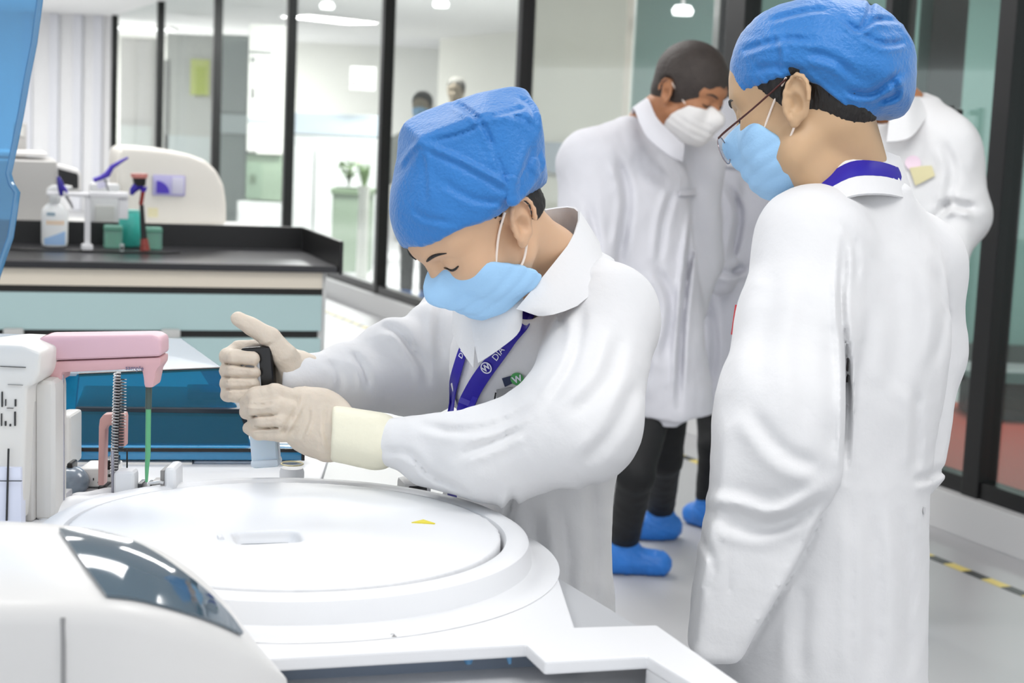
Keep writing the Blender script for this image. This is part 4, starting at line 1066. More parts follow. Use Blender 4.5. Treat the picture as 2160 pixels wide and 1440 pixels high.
def head_hair(H, name, parent, m, h=.003, grow=.006, cut=None, full=False, lo_z=-.05):
    f = Field(tuple(H.o - Vector((.15,) * 3) * H.s), tuple(H.o + Vector((.15,) * 3) * H.s), h)
    f.put(H.e((0, -.004, .043), (.074 + grow, .086 + grow, .080 + grow)), .01)
    f.put(H.e((0, -.045, -.012), (.052 + grow * .5, .038 + grow, .05)), .02)
    if not full: f.put(H.e((0, .075, -.02), (.10, .082, .09)), .004, 'sub')
    else: f.put(H.e((0, .11, -.035), (.085, .075, .075)), .01, 'sub'); f.put(H.e((.0, .05, -.06), (.1, .055, .06)), .01, 'sub')
    for q in (-1, 1): f.put(H.e((q * .090, -.016, -.002), (.028, .032, .040)), .004, 'sub')
    def below(x, y, z):
        a, b, c = H.loc(x, y, z); return (lo_z - c + .35 * np.maximum(b, 0)) * H.s
    f.every(lambda x, y, z: below(x, y, z), 'and', .006)
    if cut is not None: f.every(cut, 'and', .002)
    f.every(lambda x, y, z: .0012 * np.sin(x * 900 + 3 * np.sin(z * 60)) * np.cos(y * 700), 'disp')
    return f.build(name, m, parent)
def mask(H, name, parent, m, edge=True, h=.0025, pleat=.0012, wide=.0, low=-.102, rec=0.0):
    f = Field(tuple(H.o - Vector((.16,) * 3) * H.s), tuple(H.o + Vector((.16,) * 3) * H.s), h)
    f.put(H.e((0, .045 - rec * .6, -.045), (.069 + wide, .062, .068)), .02)
    for q in (-1, 1): f.put(H.e((q * .037, .058, -.020), (.029, .029, .030)), .02)
    f.put(H.c((0, .094, .0), (0, .107 - rec * .3, -.020), .014, .0175), .02); f.put(H.c((0, .107 - rec * .3, -.020), (0, .096 - rec, -.055), .0175, .016), .03)
    f.put(H.e((0, .075 - rec, -.077), (.026, .024, .022)), .03)
    for q in (-1, 1): f.put(H.e((q * .055, .02, -.055), (.014, .02, .034)), .025)
    poly = [(.135, -.006), (.085, .010), (.056, -.004), (.024, -.044), (.006, -.086), (.04, low), (.105 - rec, low - .004)]
    for i in range(len(poly)):
        a, b = poly[i], poly[(i + 1) % len(poly)]; d = (b[0] - a[0], b[1] - a[1]); L_ = math.hypot(*d); n = (d[1] / L_, -d[0] / L_)
        cx, cz = .07, -.06
        if (cx - a[0]) * n[0] + (cz - a[1]) * n[1] > 0: n = (-n[0], -n[1])
        f.every(lambda x, y, z, a=a, n=n: (lambda q: ((q[1] - a[0]) * n[0] + (q[2] - a[1]) * n[1]) * H.s)(H.loc(x, y, z)), 'and', .003)
    def pl(x, y, z):
        q = H.loc(x, y, z); t = np.clip((q[2] + .10) / .08, 0, 1); return pleat * np.clip(np.sin(q[2] * 330 + q[1] * 60), -.3, 1) * t * (1 - t) * 4 + .0008 * np.sin(q[0] * 160 + q[2] * 90)
    f.every(pl, 'disp')
    o = f.build(name, m, parent)
    return o
def bag(poly, dc, T, k=.008, tilts=(0, 42, -42, 70, -70), jit=.004, seed=1, sq=1.0):
    """a filled cloth bag: facets whose outline, seen along the view axis, follows poly"""
    rnd = random.Random(seed); cx = sum(p[0] for p in poly) / len(poly); cy = sum(p[1] for p in poly) / len(poly)
    C = P(cx, cy, dc); planes = []
    pts = [P(x, y, dc) - C for x, y in poly]; two = [(p.dot(RV), p.dot(UV)) for p in pts]
    area_ = sum(two[i][0] * two[(i + 1) % len(two)][1] - two[(i + 1) % len(two)][0] * two[i][1] for i in range(len(two)))
    for i in range(len(two)):
        a, b = two[i], two[(i + 1) % len(two)]; d = (b[0] - a[0], b[1] - a[1]); L_ = math.hypot(*d)
        n = (d[1] / L_, -d[0] / L_) if area_ > 0 else (-d[1] / L_, d[0] / L_)
        h = a[0] * n[0] + a[1] * n[1]
        for t in tilts:
            tt = R_(t + (rnd.uniform(-9, 9) if t else 0)); N3 = RV * (n[0] * math.cos(tt)) + UV * (n[1] * math.cos(tt)) + F * math.sin(tt)
            hh = math.sqrt((h * math.cos(tt)) ** 2 + (T * math.sin(tt)) ** 2) * (sq if t else 1) + (rnd.uniform(-jit, jit * .3) if t else 0)
            planes.append((N3, hh))
    R = max(math.hypot(*q) for q in two); R = max(R, T) + .01
    for sg in (-1, 1): planes.append((F * sg, T * .93))
    def fn(x, y, z):
        X, Y, Z = x - C.x, y - C.y, z - C.z; A = None
        for N3, hh in planes:
            d = (X * N3.x + Y * N3.y + Z * N3.z - hh).astype(np.float32)
            if A is None: A = d
            else:
                h_ = np.maximum(k - np.abs(A - d), 0) / k; A = np.maximum(A, d) + h_ * h_ * k * .25
        return A
    return fn, np.array(tuple(C)) - R, np.array(tuple(C)) + R
def crumple(a, s, seed=0):
    """soft cloth undulation"""
    r = np.random.RandomState(seed); W = r.normal(size=(7, 3)); W /= np.linalg.norm(W, axis=1)[:, None]; ph = r.uniform(0, 6.28, 7); fr = s * r.uniform(.6, 1.8, 7)
    def fn(x, y, z):
        A = 0; wx = .02 * np.sin(z * s * .7 + x * s * .5)
        for i in range(7): A = A + np.abs(np.sin((x * W[i, 0] + y * W[i, 1] + z * W[i, 2] + wx) * fr[i] + ph[i])) ** .8 - .6
        return (a * A / 3).astype(np.float32)
    return fn
def folds(f, items, dmax):
    """creases pressed into a cloth surface: (sight-line points, half-width px, depth m[, farthest depth])"""
    x = f.ax[0][:, None, None]; y = f.ax[1][None, :, None]; z = f.ax[2][None, None, :]
    D = ((x - CP.x) * F.x + (y - CP.y) * F.y + (z - CP.z) * F.z).astype(np.float32)
    u = ((x - CP.x) * RV.x + (y - CP.y) * RV.y + (z - CP.z) * RV.z) / D * FPX + 1080
    v = 720 - ((x - CP.x) * UV.x + (y - CP.y) * UV.y + (z - CP.z) * UV.z) / D * FPX
    near = np.abs(f.F) < .03
    idx = np.nonzero(near); uu, vv, dd = u[idx], v[idx], D[idx]; add = np.zeros(len(uu), dtype=np.float32)
    for it in items:
        pts, w_, dep = it[0], it[1], it[2]; dm = it[3] if len(it) > 3 else dmax
        pp = interp([(a, b, 0) for a, b in pts], max(6, 5 * len(pts))) if len(pts) > 2 else [Vector((a, b, 0)) for a, b in pts]
        lo_u, hi_u = min(p.x for p in pp) - 5 * w_, max(p.x for p in pp) + 5 * w_; lo_v, hi_v = min(p.y for p in pp) - 5 * w_, max(p.y for p in pp) + 5 * w_
        m_ = np.nonzero((uu > lo_u) & (uu < hi_u) & (vv > lo_v) & (vv < hi_v) & (dd < dm))[0]
        if not len(m_): continue
        a_, b_ = uu[m_], vv[m_]; best = np.full(len(m_), 1e9, dtype=np.float32); sg = np.zeros(len(m_), dtype=np.float32); tt = np.zeros(len(m_), dtype=np.float32)
        n = len(pp) - 1
        for i in range(n):
            p, q = pp[i], pp[i + 1]; dx, dy = q.x - p.x, q.y - p.y; L2 = dx * dx + dy * dy + 1e-6
            t = np.clip(((a_ - p.x) * dx + (b_ - p.y) * dy) / L2, 0, 1); ex, ey = a_ - p.x - t * dx, b_ - p.y - t * dy; di = np.sqrt(ex * ex + ey * ey)
            k = di < best; best[k] = di[k]; sg[k] = np.sign(dx * ey - dy * ex)[k]; tt[k] = ((i + t) / n)[k]
        s_ = best / w_; tp = np.clip(np.minimum(tt, 1 - tt) * 5, .15, 1)
        add[m_] += (dep * tp * (np.exp(-s_ ** 2) - .45 * np.exp(-(s_ - 2.1) ** 2) * (1 + .5 * sg))).astype(np.float32)
    f.F[idx] += add
    return f
def strip(bvh, pts, wid, n=24, off=.002, th=.0015, m=None, name=None, parent=None):
    """a band laid on a surface along pixel points; wid = half-width (px) per point"""
    cp_ = interp([(x, y, 0) for x, y in pts], n); ww = np.interp(np.linspace(0, 1, n), np.linspace(0, 1, len(wid)), wid)
    rows = []
    for i, p in enumerate(cp_):
        t = (cp_[min(i + 1, n - 1)] - cp_[max(i - 1, 0)]).normalized(); nn = Vector((-t.y, t.x, 0))
        rows.append([hit(bvh, p.x + nn.x * ww[i] * k, p.y + nn.y * ww[i] * k, off)[0] for k in (-1, -.33, .33, 1)])
    # even out the distances so the band does not sink into creases
    for _ in range(3):
        rows = [[rows[i][j] if i in (0, n - 1) else (rows[i - 1][j] + rows[i][j] * 2 + rows[i + 1][j]) / 4 for j in range(4)] for i in range(n)]
    I = world_inv(parent)
    return MB().sheet([[I @ p for p in r] for r in rows], th).build(name, m, parent)
def decal_text(bvh, txt, px, py, size, ang, m, name, parent, off=.004, th=.0003, bold=0.0):
    c, n_ = hit(bvh, px, py, off); c2, _ = hit(bvh, px + 10 * math.cos(R_(ang)), py - 10 * math.sin(R_(ang)), off)
    ax = (c2 - c); ax = (ax - n_ * ax.dot(n_)).normalized(); up = n_.cross(ax)
    vs, fs = text_mesh(txt, size, th, bold); I = world_inv(parent)
    return MB().add([I @ (c + ax * v.x + up * v.y + n_ * v.z) for v in vs], fs).build(name, m, parent, smooth=False)
def decal_disc(bvh, px, py, r, m, name, parent, off=.003, sx=1.0, inner=0.0):
    c, n_ = hit(bvh, px, py, off); ax = (RV - n_ * RV.dot(n_)).normalized(); up = n_.cross(ax); I = world_inv(parent); mb = MB()
    N = 28
    o_ = [I @ (c + ax * r * sx * math.cos(t) + up * r * math.sin(t)) for t in [2 * PI * k / N for k in range(N)]]
    if inner:
        i_ = [I @ (c + ax * inner * sx * math.cos(t) + up * inner * math.sin(t)) for t in [2 * PI * k / N for k in range(N)]]
        rows = [o_ + [o_[0]], i_ + [i_[0]]]; mb.sheet(rows, .0006)
    else:
        cc = I @ c; rows = [o_ + [o_[0]], [cc] * (N + 1)]; mb.sheet(rows, .0006)
    return mb.build(name, m, parent, smooth=False)
def decal_quad(bvh, quad, m, name, parent, off=.002, th=.0008, n=5):
    I = world_inv(parent); a, b, c, d = [Vector((x, y, 0)) for x, y in quad]; rows = []
    for i in range(n):
        u = i / (n - 1); row = []
        for j in range(n):
            v = j / (n - 1); q = a.lerp(b, v).lerp(d.lerp(c, v), u); row.append(I @ hit(bvh, q.x, q.y, off)[0])
        rows.append(row)
    return MB().sheet(rows, th).build(name, m, parent)
def wtube(path, r, name, m, parent, n=10, smooth_n=0):
    I = world_inv(parent); p = [Vector(q) for q in path]
    if smooth_n: p = interp(p, smooth_n)
    if isinstance(r, (list, tuple)) and smooth_n: r = list(np.interp(np.linspace(0, 1, smooth_n), np.linspace(0, 1, len(r)), r))
    return MB().tube([I @ q for q in p], r, n).build(name, m, parent)
def hollow_hem(f, fn_in, lo, hi): f.put((fn_in, lo, hi), .004, 'sub')
def legs(root, hips, knees, ankles, toes, m_t=None, h=.006, r=(.085, .062, .055)):
    t = Field(*(lambda a: (a[0], a[1]))(AABB([hips[0], hips[1], knees[0], knees[1], ankles[0], ankles[1]], .12)), h)
    for i in (0, 1): chain(t, [hips[i], knees[i], ankles[i]], list(r), .02)
    chain(t, [hips[0], hips[1]], r[0] * 1.05, .04)
    t.every(crumple(.003, 45, 5), 'disp')
    t.build('trousers', m_t or M_trou, root)
    for i in (0, 1):
        a, b = Vector(ankles[i]), Vector(toes[i]); d = (b - a); d.z = 0; d.normalize()
        s = Field(*(lambda q: (q[0], q[1]))(AABB([a, b, (a.x, a.y, 0)], .12)), .004)
        heel = Vector((a.x, a.y, .045)) - d * .035; toe = Vector((b.x, b.y, .038))
        s.put(rc(heel, toe, .05, .045), .01); s.put(rc(Vector((a.x, a.y, .05)), Vector((a.x, a.y, .115)), .05, .048), .03)
        s.every(lambda x, y, z: .002 - z + 0 * x + 0 * y, 'and', .002)
        s.every(crumple(.004, 90, 8 + i), 'disp')
        s.build('shoe_cover', M_shoe, root)
def fit_z(p, z): p = Vector(p); p.z = z; return p
def person_root(label, at, cat='person'):
    return thing('person', label, cat, (at[0], at[1], 0), 0)
# ---------------------------------------------------------------- the stooping person at the turntable
r1 = person_root('person in latex gloves, blue cap and white lab coat stooping over the round turntable', (.10, 2.42))
H1 = Head(P(1099, 466, 2.05), 33, 46, 1.01)
f = Field(tuple(H1.o - Vector((.17, .17, .30))), tuple(H1.o + Vector((.30, .40, .16))), .0026)
head_skin(f, H1, (1, -1), 34, .95, rec=.014)
nb = P(1225, 640, 2.33)
f.put(rc(H1.p(0, -.022, -.035), P(1150, 560, 2.22), .050, .050), .03)
f.put(rc(P(1150, 560, 2.22), P(1195, 640, 2.31), .050, .050), .03)
body1 = f.build('body', M_skin1, r1)
head_hair(H1, 'hair', r1, M_hair, lo_z=-.035, grow=.003)
features(H1, bvh_of(body1), r1, M_hair)
# cap
cp1 = [(878, 518), (856, 470), (838, 400), (838, 290), (868, 254), (960, 214), (1082, 184), (1112, 192), (1136, 245), (1152, 340), (1149, 388), (1118, 418), (1062, 442), (1000, 490), (940, 513)]
f = Field(tuple(P(995, 350, 2.10) - Vector((.19, .20, .21))), tuple(P(995, 350, 2.10) + Vector((.19, .20, .21))), .003)
capf = bag(cp1, 2.11, .112, .006, (0, 36, 66), .004, 4)
def facets(base, pls, inside, k=.004):
    C = Vector(inside); pp = []
    for a, b, c in pls:
        a, b, c = P(*a), P(*b), P(*c); n = (b - a).cross(c - a).normalized()
        if n.dot(C - a) > 0: n = -n
        pp.append((n, n.dot(a)))
    def fn(x, y, z):
        A = base[0](x, y, z)
        for n, h in pp:
            d = (x * n.x + y * n.y + z * n.z - h).astype(np.float32); h_ = np.maximum(k - np.abs(A - d), 0) / k; A = np.maximum(A, d) + h_ * h_ * k * .25
        return A
    return fn, base[1], base[2]
V0, V1, V2, V3 = (1012, 256, 1.985), (888, 294, 2.0), (1082, 414, 2.0), (945, 516, 2.055)
capf = facets(capf, [(V1, V0, V2), (V1, V2, V3), (V0, V1, (905, 236, 2.06)), (V0, (905, 236, 2.06), (1010, 200, 2.07)), (V0, (1110, 240, 2.02), (1050, 192, 2.07)), (V0, V2, (1130, 300, 2.02)), (V2, (1130, 300, 2.02), (1152, 360, 2.07)),
                     (V1, V3, (858, 400, 2.05)), (V1, (858, 400, 2.05), (850, 290, 2.06))], P(990, 350, 2.11))
f.put(capf, .01)
sh = union([H1.e((0, -.004, .046), (.084, .095, .091)), H1.e((0, .032, .047), (.073, .070, .067)), H1.e((0, -.035, .02), (.07, .066, .07))], .02)
RIM1 = [((860, 522), (940, 520)), ((940, 520), (1000, 496)), ((1000, 496), (1064, 446)), ((1064, 446), (1150, 408))]
def cutpx(base, lines, inside, k=.004):
    pp = []; C = P(*inside)
    for a, b in lines:
        A_ = P(a[0], a[1], inside[2]); B_2 = P(b[0], b[1], inside[2]); n = (A_ - CP).cross(B_2 - CP).normalized()
        if n.dot(C - A_) > 0: n = -n
        pp.append((n, n.dot(A_)))
    def fn(x, y, z):
        A = base[0](x, y, z)
        for n, h in pp:
            d = (x * n.x + y * n.y + z * n.z - h).astype(np.float32); h_ = np.maximum(k - np.abs(A - d), 0) / k; A = np.maximum(A, d) + h_ * h_ * k * .25
        return A
    return fn, base[1], base[2]
f.put(cutpx(sh, RIM1, (1000, 350, 2.1)), .02)
f.every(crumple(.0022, 38, 3), 'disp')
dcr = 2.11 - .105
for pth, r_ in (([(952, 212), (1010, 256), (1060, 330), (1110, 380)], .004), ([(1010, 256), (950, 288), (880, 300)], .003), ([(1060, 330), (1075, 400), (1078, 415)], .003)):
    pass
chain(f, [H1.p(.05, -.05, .0), H1.p(.09, -.03, .02)], .02, .01) if 0 else None
f.put(H1.e((.086, -.006, -.012), (.03, .024, .036)), .006, 'sub')
folds(f, [([(952, 214), (985, 232), (1015, 258), (1030, 285), (1045, 320)], 5, .0045), ([(1018, 260), (978, 280), (913, 298)], 4, .0035), ([(883, 298), (969, 336), (1030, 368), (1082, 398)], 6, -.0045), ([(899, 308), (906, 370), (909, 425)], 5, -.0022),
          ([(1075, 243), (1105, 252), (1134, 280)], 5, .003), ([(1000, 250), (1060, 240), (1120, 222)], 4, .003), ([(842, 352), (862, 322), (883, 300)], 5, -.003), ([(1045, 320), (1060, 360), (1082, 396)], 5, .003), ([(1125, 300), (1110, 350), (1090, 395)], 6, .003),
          ([(870, 440), (900, 460), (960, 470)], 6, .002), ([(930, 380), (1000, 420), (1070, 425)], 7, .0025), ([(1090, 205), (1120, 225), (1130, 260)], 5, .003)], 2.2)
def rimw(x, y, z):
    q = H1.loc(x, y, z); e = np.clip(1 - (q[2] - (-.01 + .3 * q[1])) / .05, 0, 1); return .0022 * e * np.sin(np.arctan2(q[0], q[1]) * 42)
f.every(rimw, 'disp')
cap1 = f.build('surgical_cap', M_cap, r1, smooth=1)
bv = bvh_of(cap1)
# gathered bunch above the ear
b = Field(tuple(P(1115, 370, 2.02) - Vector((.07, .07, .09))), tuple(P(1115, 370, 2.02) + Vector((.07, .07, .09))), .0025)
rn = random.Random(2)
for i in range(9):
    t = i / 8; x = 1078 + 62 * t; y = 424 - 70 * t ** 1.3
    b.put(rc(P(x, y, 2.012 + .035 * t), P(x - 6 + rn.uniform(-12, 8), y - rn.uniform(20, 46), 2.012 + .028 * t + .012 * rn.random()), .007, .011), .006)
b.every(crumple(.002, 90, 6), 'disp')
b.build('cap_gather', M_cap, cap1)
mk1 = mask(H1, 'face_mask', r1, M_mask, low=-.088, rec=.014)
for a_, b_, c_ in (((.059, .063, -.038), (.070, .026, .004), (.080, .0, .026)), ((.064, .042, -.054), (.072, .018, -.042), (.078, .002, -.026))):
    wtube([H1.p(*a_), H1.p(*b_), H1.p(*c_)], .0016, 'ear_loop', M_loop, mk1, 8, 10)
mkb = bvh_of(mk1)
def onmask(H, b_, x, z, off=.0005):
    o = H.p(x, .25, z); h = b_.ray_cast(o, -H.f); return (h[0] if h[0] is not None else H.p(x, .08, z)) + H.f * off

# ---- coat
sh_ax = math.atan2(-.78, .62)          # direction of the shoulder line on plan
def sec(px, py, d, a, b, ang=sh_ax): return (P(px, py, d), a, b, ang)
f = Field((-.50, 1.93, .55), (.34, 2.72, 1.42), .0045)
f.put(section_loft([sec(1108, 1370, 2.36, .155, .125), sec(1104, 1240, 2.36, .150, .12), sec(1105, 1120, 2.37, .146, .115), sec(1120, 1000, 2.37, .142, .11), sec(1150, 880, 2.36, .15, .11),
                    sec(1155, 760, 2.36, .165, .115), sec(1155, 680, 2.35, .165, .105), sec(1170, 610, 2.34, .12, .08), sec(1182, 560, 2.31, .065, .062)]), .02)
# shoulders and arms
S1, E1, Wr1 = P(1275, 672, 2.20), P(1222, 890, 2.07), P(815, 933, 2.18)
f.put(rc(P(1185, 580, 2.32), S1, .055, .068), .05)
f.put(rc(P(1150, 590, 2.36), P(1000, 650, 2.50), .055, .062), .05)
f.put(rc(S1, E1, .074, .078), .03)
f.put(rc(E1, P(1040, 955, 2.10), .076, .062), .03); f.put(rc(P(1040, 955, 2.10), Wr1, .060, .034), .02)
f.put(rc(P(1090, 985, 2.10), P(900, 985, 2.15), .040, .022), .03)
S2, E2, Wr2 = P(990, 680, 2.48), P(880, 785, 2.42), P(622, 798, 2.275)
f.put(rc(S2, E2, .078, .066), .03); f.put(rc(E2, P(740, 805, 2.33), .062, .046), .02); f.put(rc(P(740, 805, 2.33), Wr2, .046, .036), .02)
for (x, y, d, r_) in ((905, 668, 2.40, .022), (835, 712, 2.37, .030), (790, 740, 2.36, .024), (725, 757, 2.33, .018)): f.put(ell(P(x, y, d), (r_ * 1.3, r_, r_)), .03)
f.put(ell(P(1075, 770, 2.28), (.085, .06, .11)), .05); f.put(ell(P(1125, 700, 2.25), (.08, .05, .06)), .05)
# folds
folds(f, [([(800, 688), (840, 700), (888, 764), (905, 805)], 8, .008, 2.6), ([(742, 742), (768, 780), (778, 815)], 7, .007, 2.6), ([(690, 758), (716, 795), (712, 835)], 7, .005, 2.6), ([(930, 640), (925, 700), (935, 760)], 9, .006, 2.6),
          ([(880, 892), (950, 908), (1040, 900), (1120, 860)], 8, .006), ([(960, 962), (1040, 932), (1105, 900)], 9, .007), ([(800, 955), (860, 955), (912, 1002), (985, 1034)], 7, .005), ([(1234, 517), (1219, 562), (1177, 624)], 5, .005, 2.4), ([(1254, 582), (1212, 608), (1190, 650), (1185, 700)], 6, .005, 2.4),
          ([(1310, 700), (1280, 800), (1205, 880)], 15, .007), ([(1345, 800), (1300, 900), (1230, 980)], 14, .006), ([(1230, 650), (1210, 760), (1150, 860)], 10, .006),
          ([(1085, 1040), (1070, 1090), (1048, 1125)], 8, .010, 2.5), ([(1180, 1050), (1195, 1180), (1190, 1320)], 12, .006, 2.5), ([(1095, 1180), (1140, 1190), (1190, 1180)], 4, .004, 2.5), ([(1245, 1000), (1255, 1150), (1248, 1320)], 12, .005, 2.5), ([(1120, 1060), (1135, 1200), (1125, 1320)], 14, .006, 2.5)], 2.2)
f.every(crumple(.0030, 22, 11), 'disp'); f.every(crumple(.0012, 60, 12), 'disp')
f.put(rc(Wr1, P(770, 930, 2.19), .030, .032), .003, 'sub'); f.put(rc(Wr2, P(590, 795, 2.27), .024, .026), .003, 'sub')
f.put(rc(P(1155, 555, 2.26), P(1190, 470, 2.22), .058, .06), .01, 'sub')
f.put(rc(P(1120, 620, 2.22), P(1160, 520, 2.20), .040, .06), .01, 'sub')
coat1 = f.build('lab_coat', M_coat, r1)
cb1 = bvh_of(coat1)
# collar band: folded sheet around the neck
def collar(cen, e1, e2, drop, root, n=40, a0=0, a1=360, th=.0035, low=1.28, up=.0, name='collar', m=None, gap_in=.85):
    rows = [[], [], [], []]
    for k in range(n + 1):
        t = R_(a0 + (a1 - a0) * k / n); d = e1 * math.cos(t) + e2 * math.sin(t)
        rows[0].append(cen + d * gap_in + drop * .8); rows[1].append(cen + d * .97 + drop * .1); rows[2].append(cen + d * 1.03 + drop * .12); rows[3].append(cen + d * low + drop)
    I = world_inv(root); return MB().sheet([[I @ p for p in r] for r in rows], th).build(name, m or M_coat, root, angle=60)
# W1 collar as two draped sheets seen from the near side
def quad_sheet(top, bot, root, name, n=14, m=None, th=.003, rows_n=6, bulge=.0, bdir=None):
    T, B = interp(top, n), interp(bot, n); I = world_inv(root); rows = []
    for i in range(rows_n):
        t = i / (rows_n - 1); rows.append([I @ (a.lerp(b, t) + (bdir or -F) * (bulge * math.sin(PI * t))) for a, b in zip(T, B)])
    return MB().sheet(rows, th).build(name, m or M_coat, root, angle=60)
quad_sheet([P(1150, 442, 2.27), P(1200, 436, 2.28), P(1222, 450, 2.25), P(1205, 505, 2.18), P(1160, 565, 2.12), P(1118, 618, 2.09), P(1090, 652, 2.09)],
           [P(1160, 520, 2.33), P(1235, 500, 2.33), P(1266, 520, 2.27), P(1262, 590, 2.17), P(1225, 640, 2.11), P(1170, 662, 2.085), P(1135, 664, 2.09)], coat1, 'collar', bulge=.006)
quad_sheet([P(1104, 628, 2.11), P(1070, 652, 2.11), P(1030, 660, 2.13), P(990, 655, 2.16)], [P(1100, 658, 2.115), P(1094, 700, 2.11), P(1055, 735, 2.12), P(1010, 765, 2.14)], coat1, 'lapel', bulge=.004)
quad_sheet([P(1010, 650, 2.17), P(985, 640, 2.2), P(958, 640, 2.24)], [P(1000, 775, 2.17), P(975, 740, 2.19), P(955, 700, 2.23)], coat1, 'lapel', bulge=.004)
HIT_START[0] = 2.135
lan = strip(cb1, [(1121, 648), (1107, 684), (1087, 714), (1060, 740), (1030, 776), (1002, 820), (981, 868), (970, 908)], [18, 13, 6, 14, 16, 16, 16, 16], 32, .006, .0015, M_lan, 'lanyard', r1)
lan2 = strip(cb1, [(992, 712), (978, 755), (960, 820), (945, 893)], [7, 9, 9, 8], 18, .006, .0015, M_lan, 'lanyard', r1)
decal_disc(cb1, 1031, 771, .0085, M_ink, 'printed_ring', lan, .0085, inner=.0068)
decal_text(cb1, 'W', 1031, 771, .013, 40, M_ink, 'printed_letter', lan, .0085, bold=.0003)
decal_text(cb1, 'DIA', 1056, 743, .013, 52, M_ink, 'printed_letters', lan, .0085)
decal_text(cb1, 'DIA', 984, 742, .011, 70, M_ink, 'printed_letters', lan2, .0085)
# badge on the breast pocket
decal_disc(cb1, 1092, 797, .0095, mat('badge_green', '#4fa35c', .5), 'badge_emblem', coat1, .0035)
decal_text(cb1, 'W', 1093, 797, .013, 20, M_ink, 'badge_letter', coat1, .0045, bold=.0004)
decal_quad(cb1, [(1060, 796), (1080, 790), (1082, 806), (1066, 814)], mat('badge_navy', '#2a3450', .5), 'badge_print', coat1, .003)
decal_text(cb1, 'F', 1116, 798, .010, 10, mat('badge_navy', '#2a3450', .5), 'badge_letter', coat1, .0035, bold=.0003)
decal_quad(cb1, [(1050, 818), (1084, 812), (1078, 846), (1052, 850)], mat('id_grey', '#a5a5a5', .3, .2), 'id_card', coat1, .006, .002)
strip(cb1, [(1047, 826), (1043, 850), (1041, 872)], [1.5, 1.5, 1.5], 6, .003, .0008, M_blk, 'pen_clip', coat1)

HIT_START[0] = 0.0
# ---- gloves
def glove(name, fingers, palm, root, label=None, cuff=None, extra=(), fo=()):
    allp = [p for fg in fingers for p in fg[0]] + [p for p in palm[0]]
    lo, hi = AABB(allp, .06); g = Field(lo, hi, .0022)
    chain(g, palm[0], palm[1], .02, flat=palm[2])
    for pts, rr, kk in fingers:
        pr = [rc(pts[i], pts[i + 1], rr[i], rr[i + 1]) for i in range(len(pts) - 1)]; g.put(union(pr, .004), kk)
    for e_ in extra: g.put(*e_)
    g.every(crumple(.0009, 130, 4), 'disp')
    if fo: folds(g, fo, 2.27)
    o = g.build(name, M_glove, root)
    return o
B_d = 2.255
fin = []
for i, (y, xr, sp) in enumerate(((752, 548, 0), (782, 550, 1), (808, 550, 2), (832, 546, 3))):
    rr = (.0115, .0112, .0108, .0098)[i]
    fin.append(([P(600, y + 8, B_d + .040), P(520, y - 6, B_d + .042), P(481, y, B_d + .014), P(497, y + 2, B_d - .020), P(xr - 14, y + 4, B_d - .029)], [rr * 1.1, rr * 1.05, rr * 1.05, rr, rr * .85], .004))
fin.append(([P(628, 800, B_d + .01), P(602, 752, B_d - .002), P(570, 712, B_d - .006), P(530, 688, B_d - .008), P(502, 672, B_d - .010)], [.021, .0175, .0145, .0125, .0105], .012))
gr_ = glove('glove', fin, ([P(668, 802, 2.29), P(640, 800, 2.275), P(600, 790, B_d + .034), P(545, 775, B_d + .044)], [.030, .031, .034, .022], (F, .6)), r1,
      extra=((rc(P(590, 735, B_d + .015), P(505, 738, B_d + .028), .014, .014), .012),),
            fo=[([(470, 766), (497, 769), (545, 776)], 3, .003), ([(466, 795), (500, 795), (545, 796)], 3, .003), ([(472, 820), (505, 819), (545, 818)], 3, .003), ([(575, 722), (560, 730), (520, 736)], 3, .002)])
cf = Field(*(lambda q: (q[0], q[1]))(AABB([P(612, 797, 2.275), P(680, 803, 2.30)], .06)), .003)
cf.put(cutpx(rc(P(590, 797, 2.275), P(640, 800, 2.285), .030, .030), [((600, 740), (606, 870))], (640, 800, 2.28)), .01); cf.every(crumple(.0015, 90, 2), 'disp'); cf.build('glove_cuff', M_cuff, gr_)
D2 = 2.20
fin = []
for pts, rr in (([(640, 850, .012), (582, 828, -.004), (540, 833, .0), (519, 848, .028)], .0118), ([(640, 868, .0), (585, 856, -.014), (540, 860, -.008), (519, 869, .022)], .0115),
                ([(640, 890, .0), (592, 886, -.014), (556, 889, -.008), (536, 893, .018)], .0108), ([(645, 912, .004), (592, 915, -.004), (545, 912, .0), (524, 903, .024)], .0102)):
    fin.append(([P(x, y, D2 + d) for x, y, d in pts], [rr * 1.15, rr * 1.08, rr, rr * .85], .0045))
fin.append(([P(655, 855, D2 + .06), P(610, 835, D2 + .095), P(575, 822, D2 + .10)], [.018, .014, .011], .01))
gl_ = glove('glove', fin, ([P(720, 912, 2.19), P(670, 890, D2 + .012), P(632, 872, D2 + .018)], [.036, .042, .036], (F, .62)), r1,
      extra=((rc(P(690, 925, D2), P(640, 915, D2 + .01), .03, .018), .015),),
            fo=[([(640, 832), (630, 870), (597, 925)], 4, -.003), ([(659, 857), (658, 888), (640, 932)], 4, -.003), ([(520, 852), (550, 854), (578, 848)], 3, .003), ([(522, 878), (555, 876), (590, 874)], 3, .0025), ([(530, 903), (560, 902), (600, 900)], 3, .003), ([(690, 850), (686, 900), (694, 950)], 4, .002)])
cf = Field(*(lambda q: (q[0], q[1]))(AABB([P(702, 918, 2.19), P(800, 935, 2.18)], .06)), .003)
cf.put(cutpx(rc(P(660, 905, 2.19), P(792, 930, 2.18), .0365, .040), [((702, 840), (696, 1000))], (750, 920, 2.19)), .01); cf.every(crumple(.0010, 60, 2), 'disp')
cf.build('glove_cuff', M_cuff, gl_)
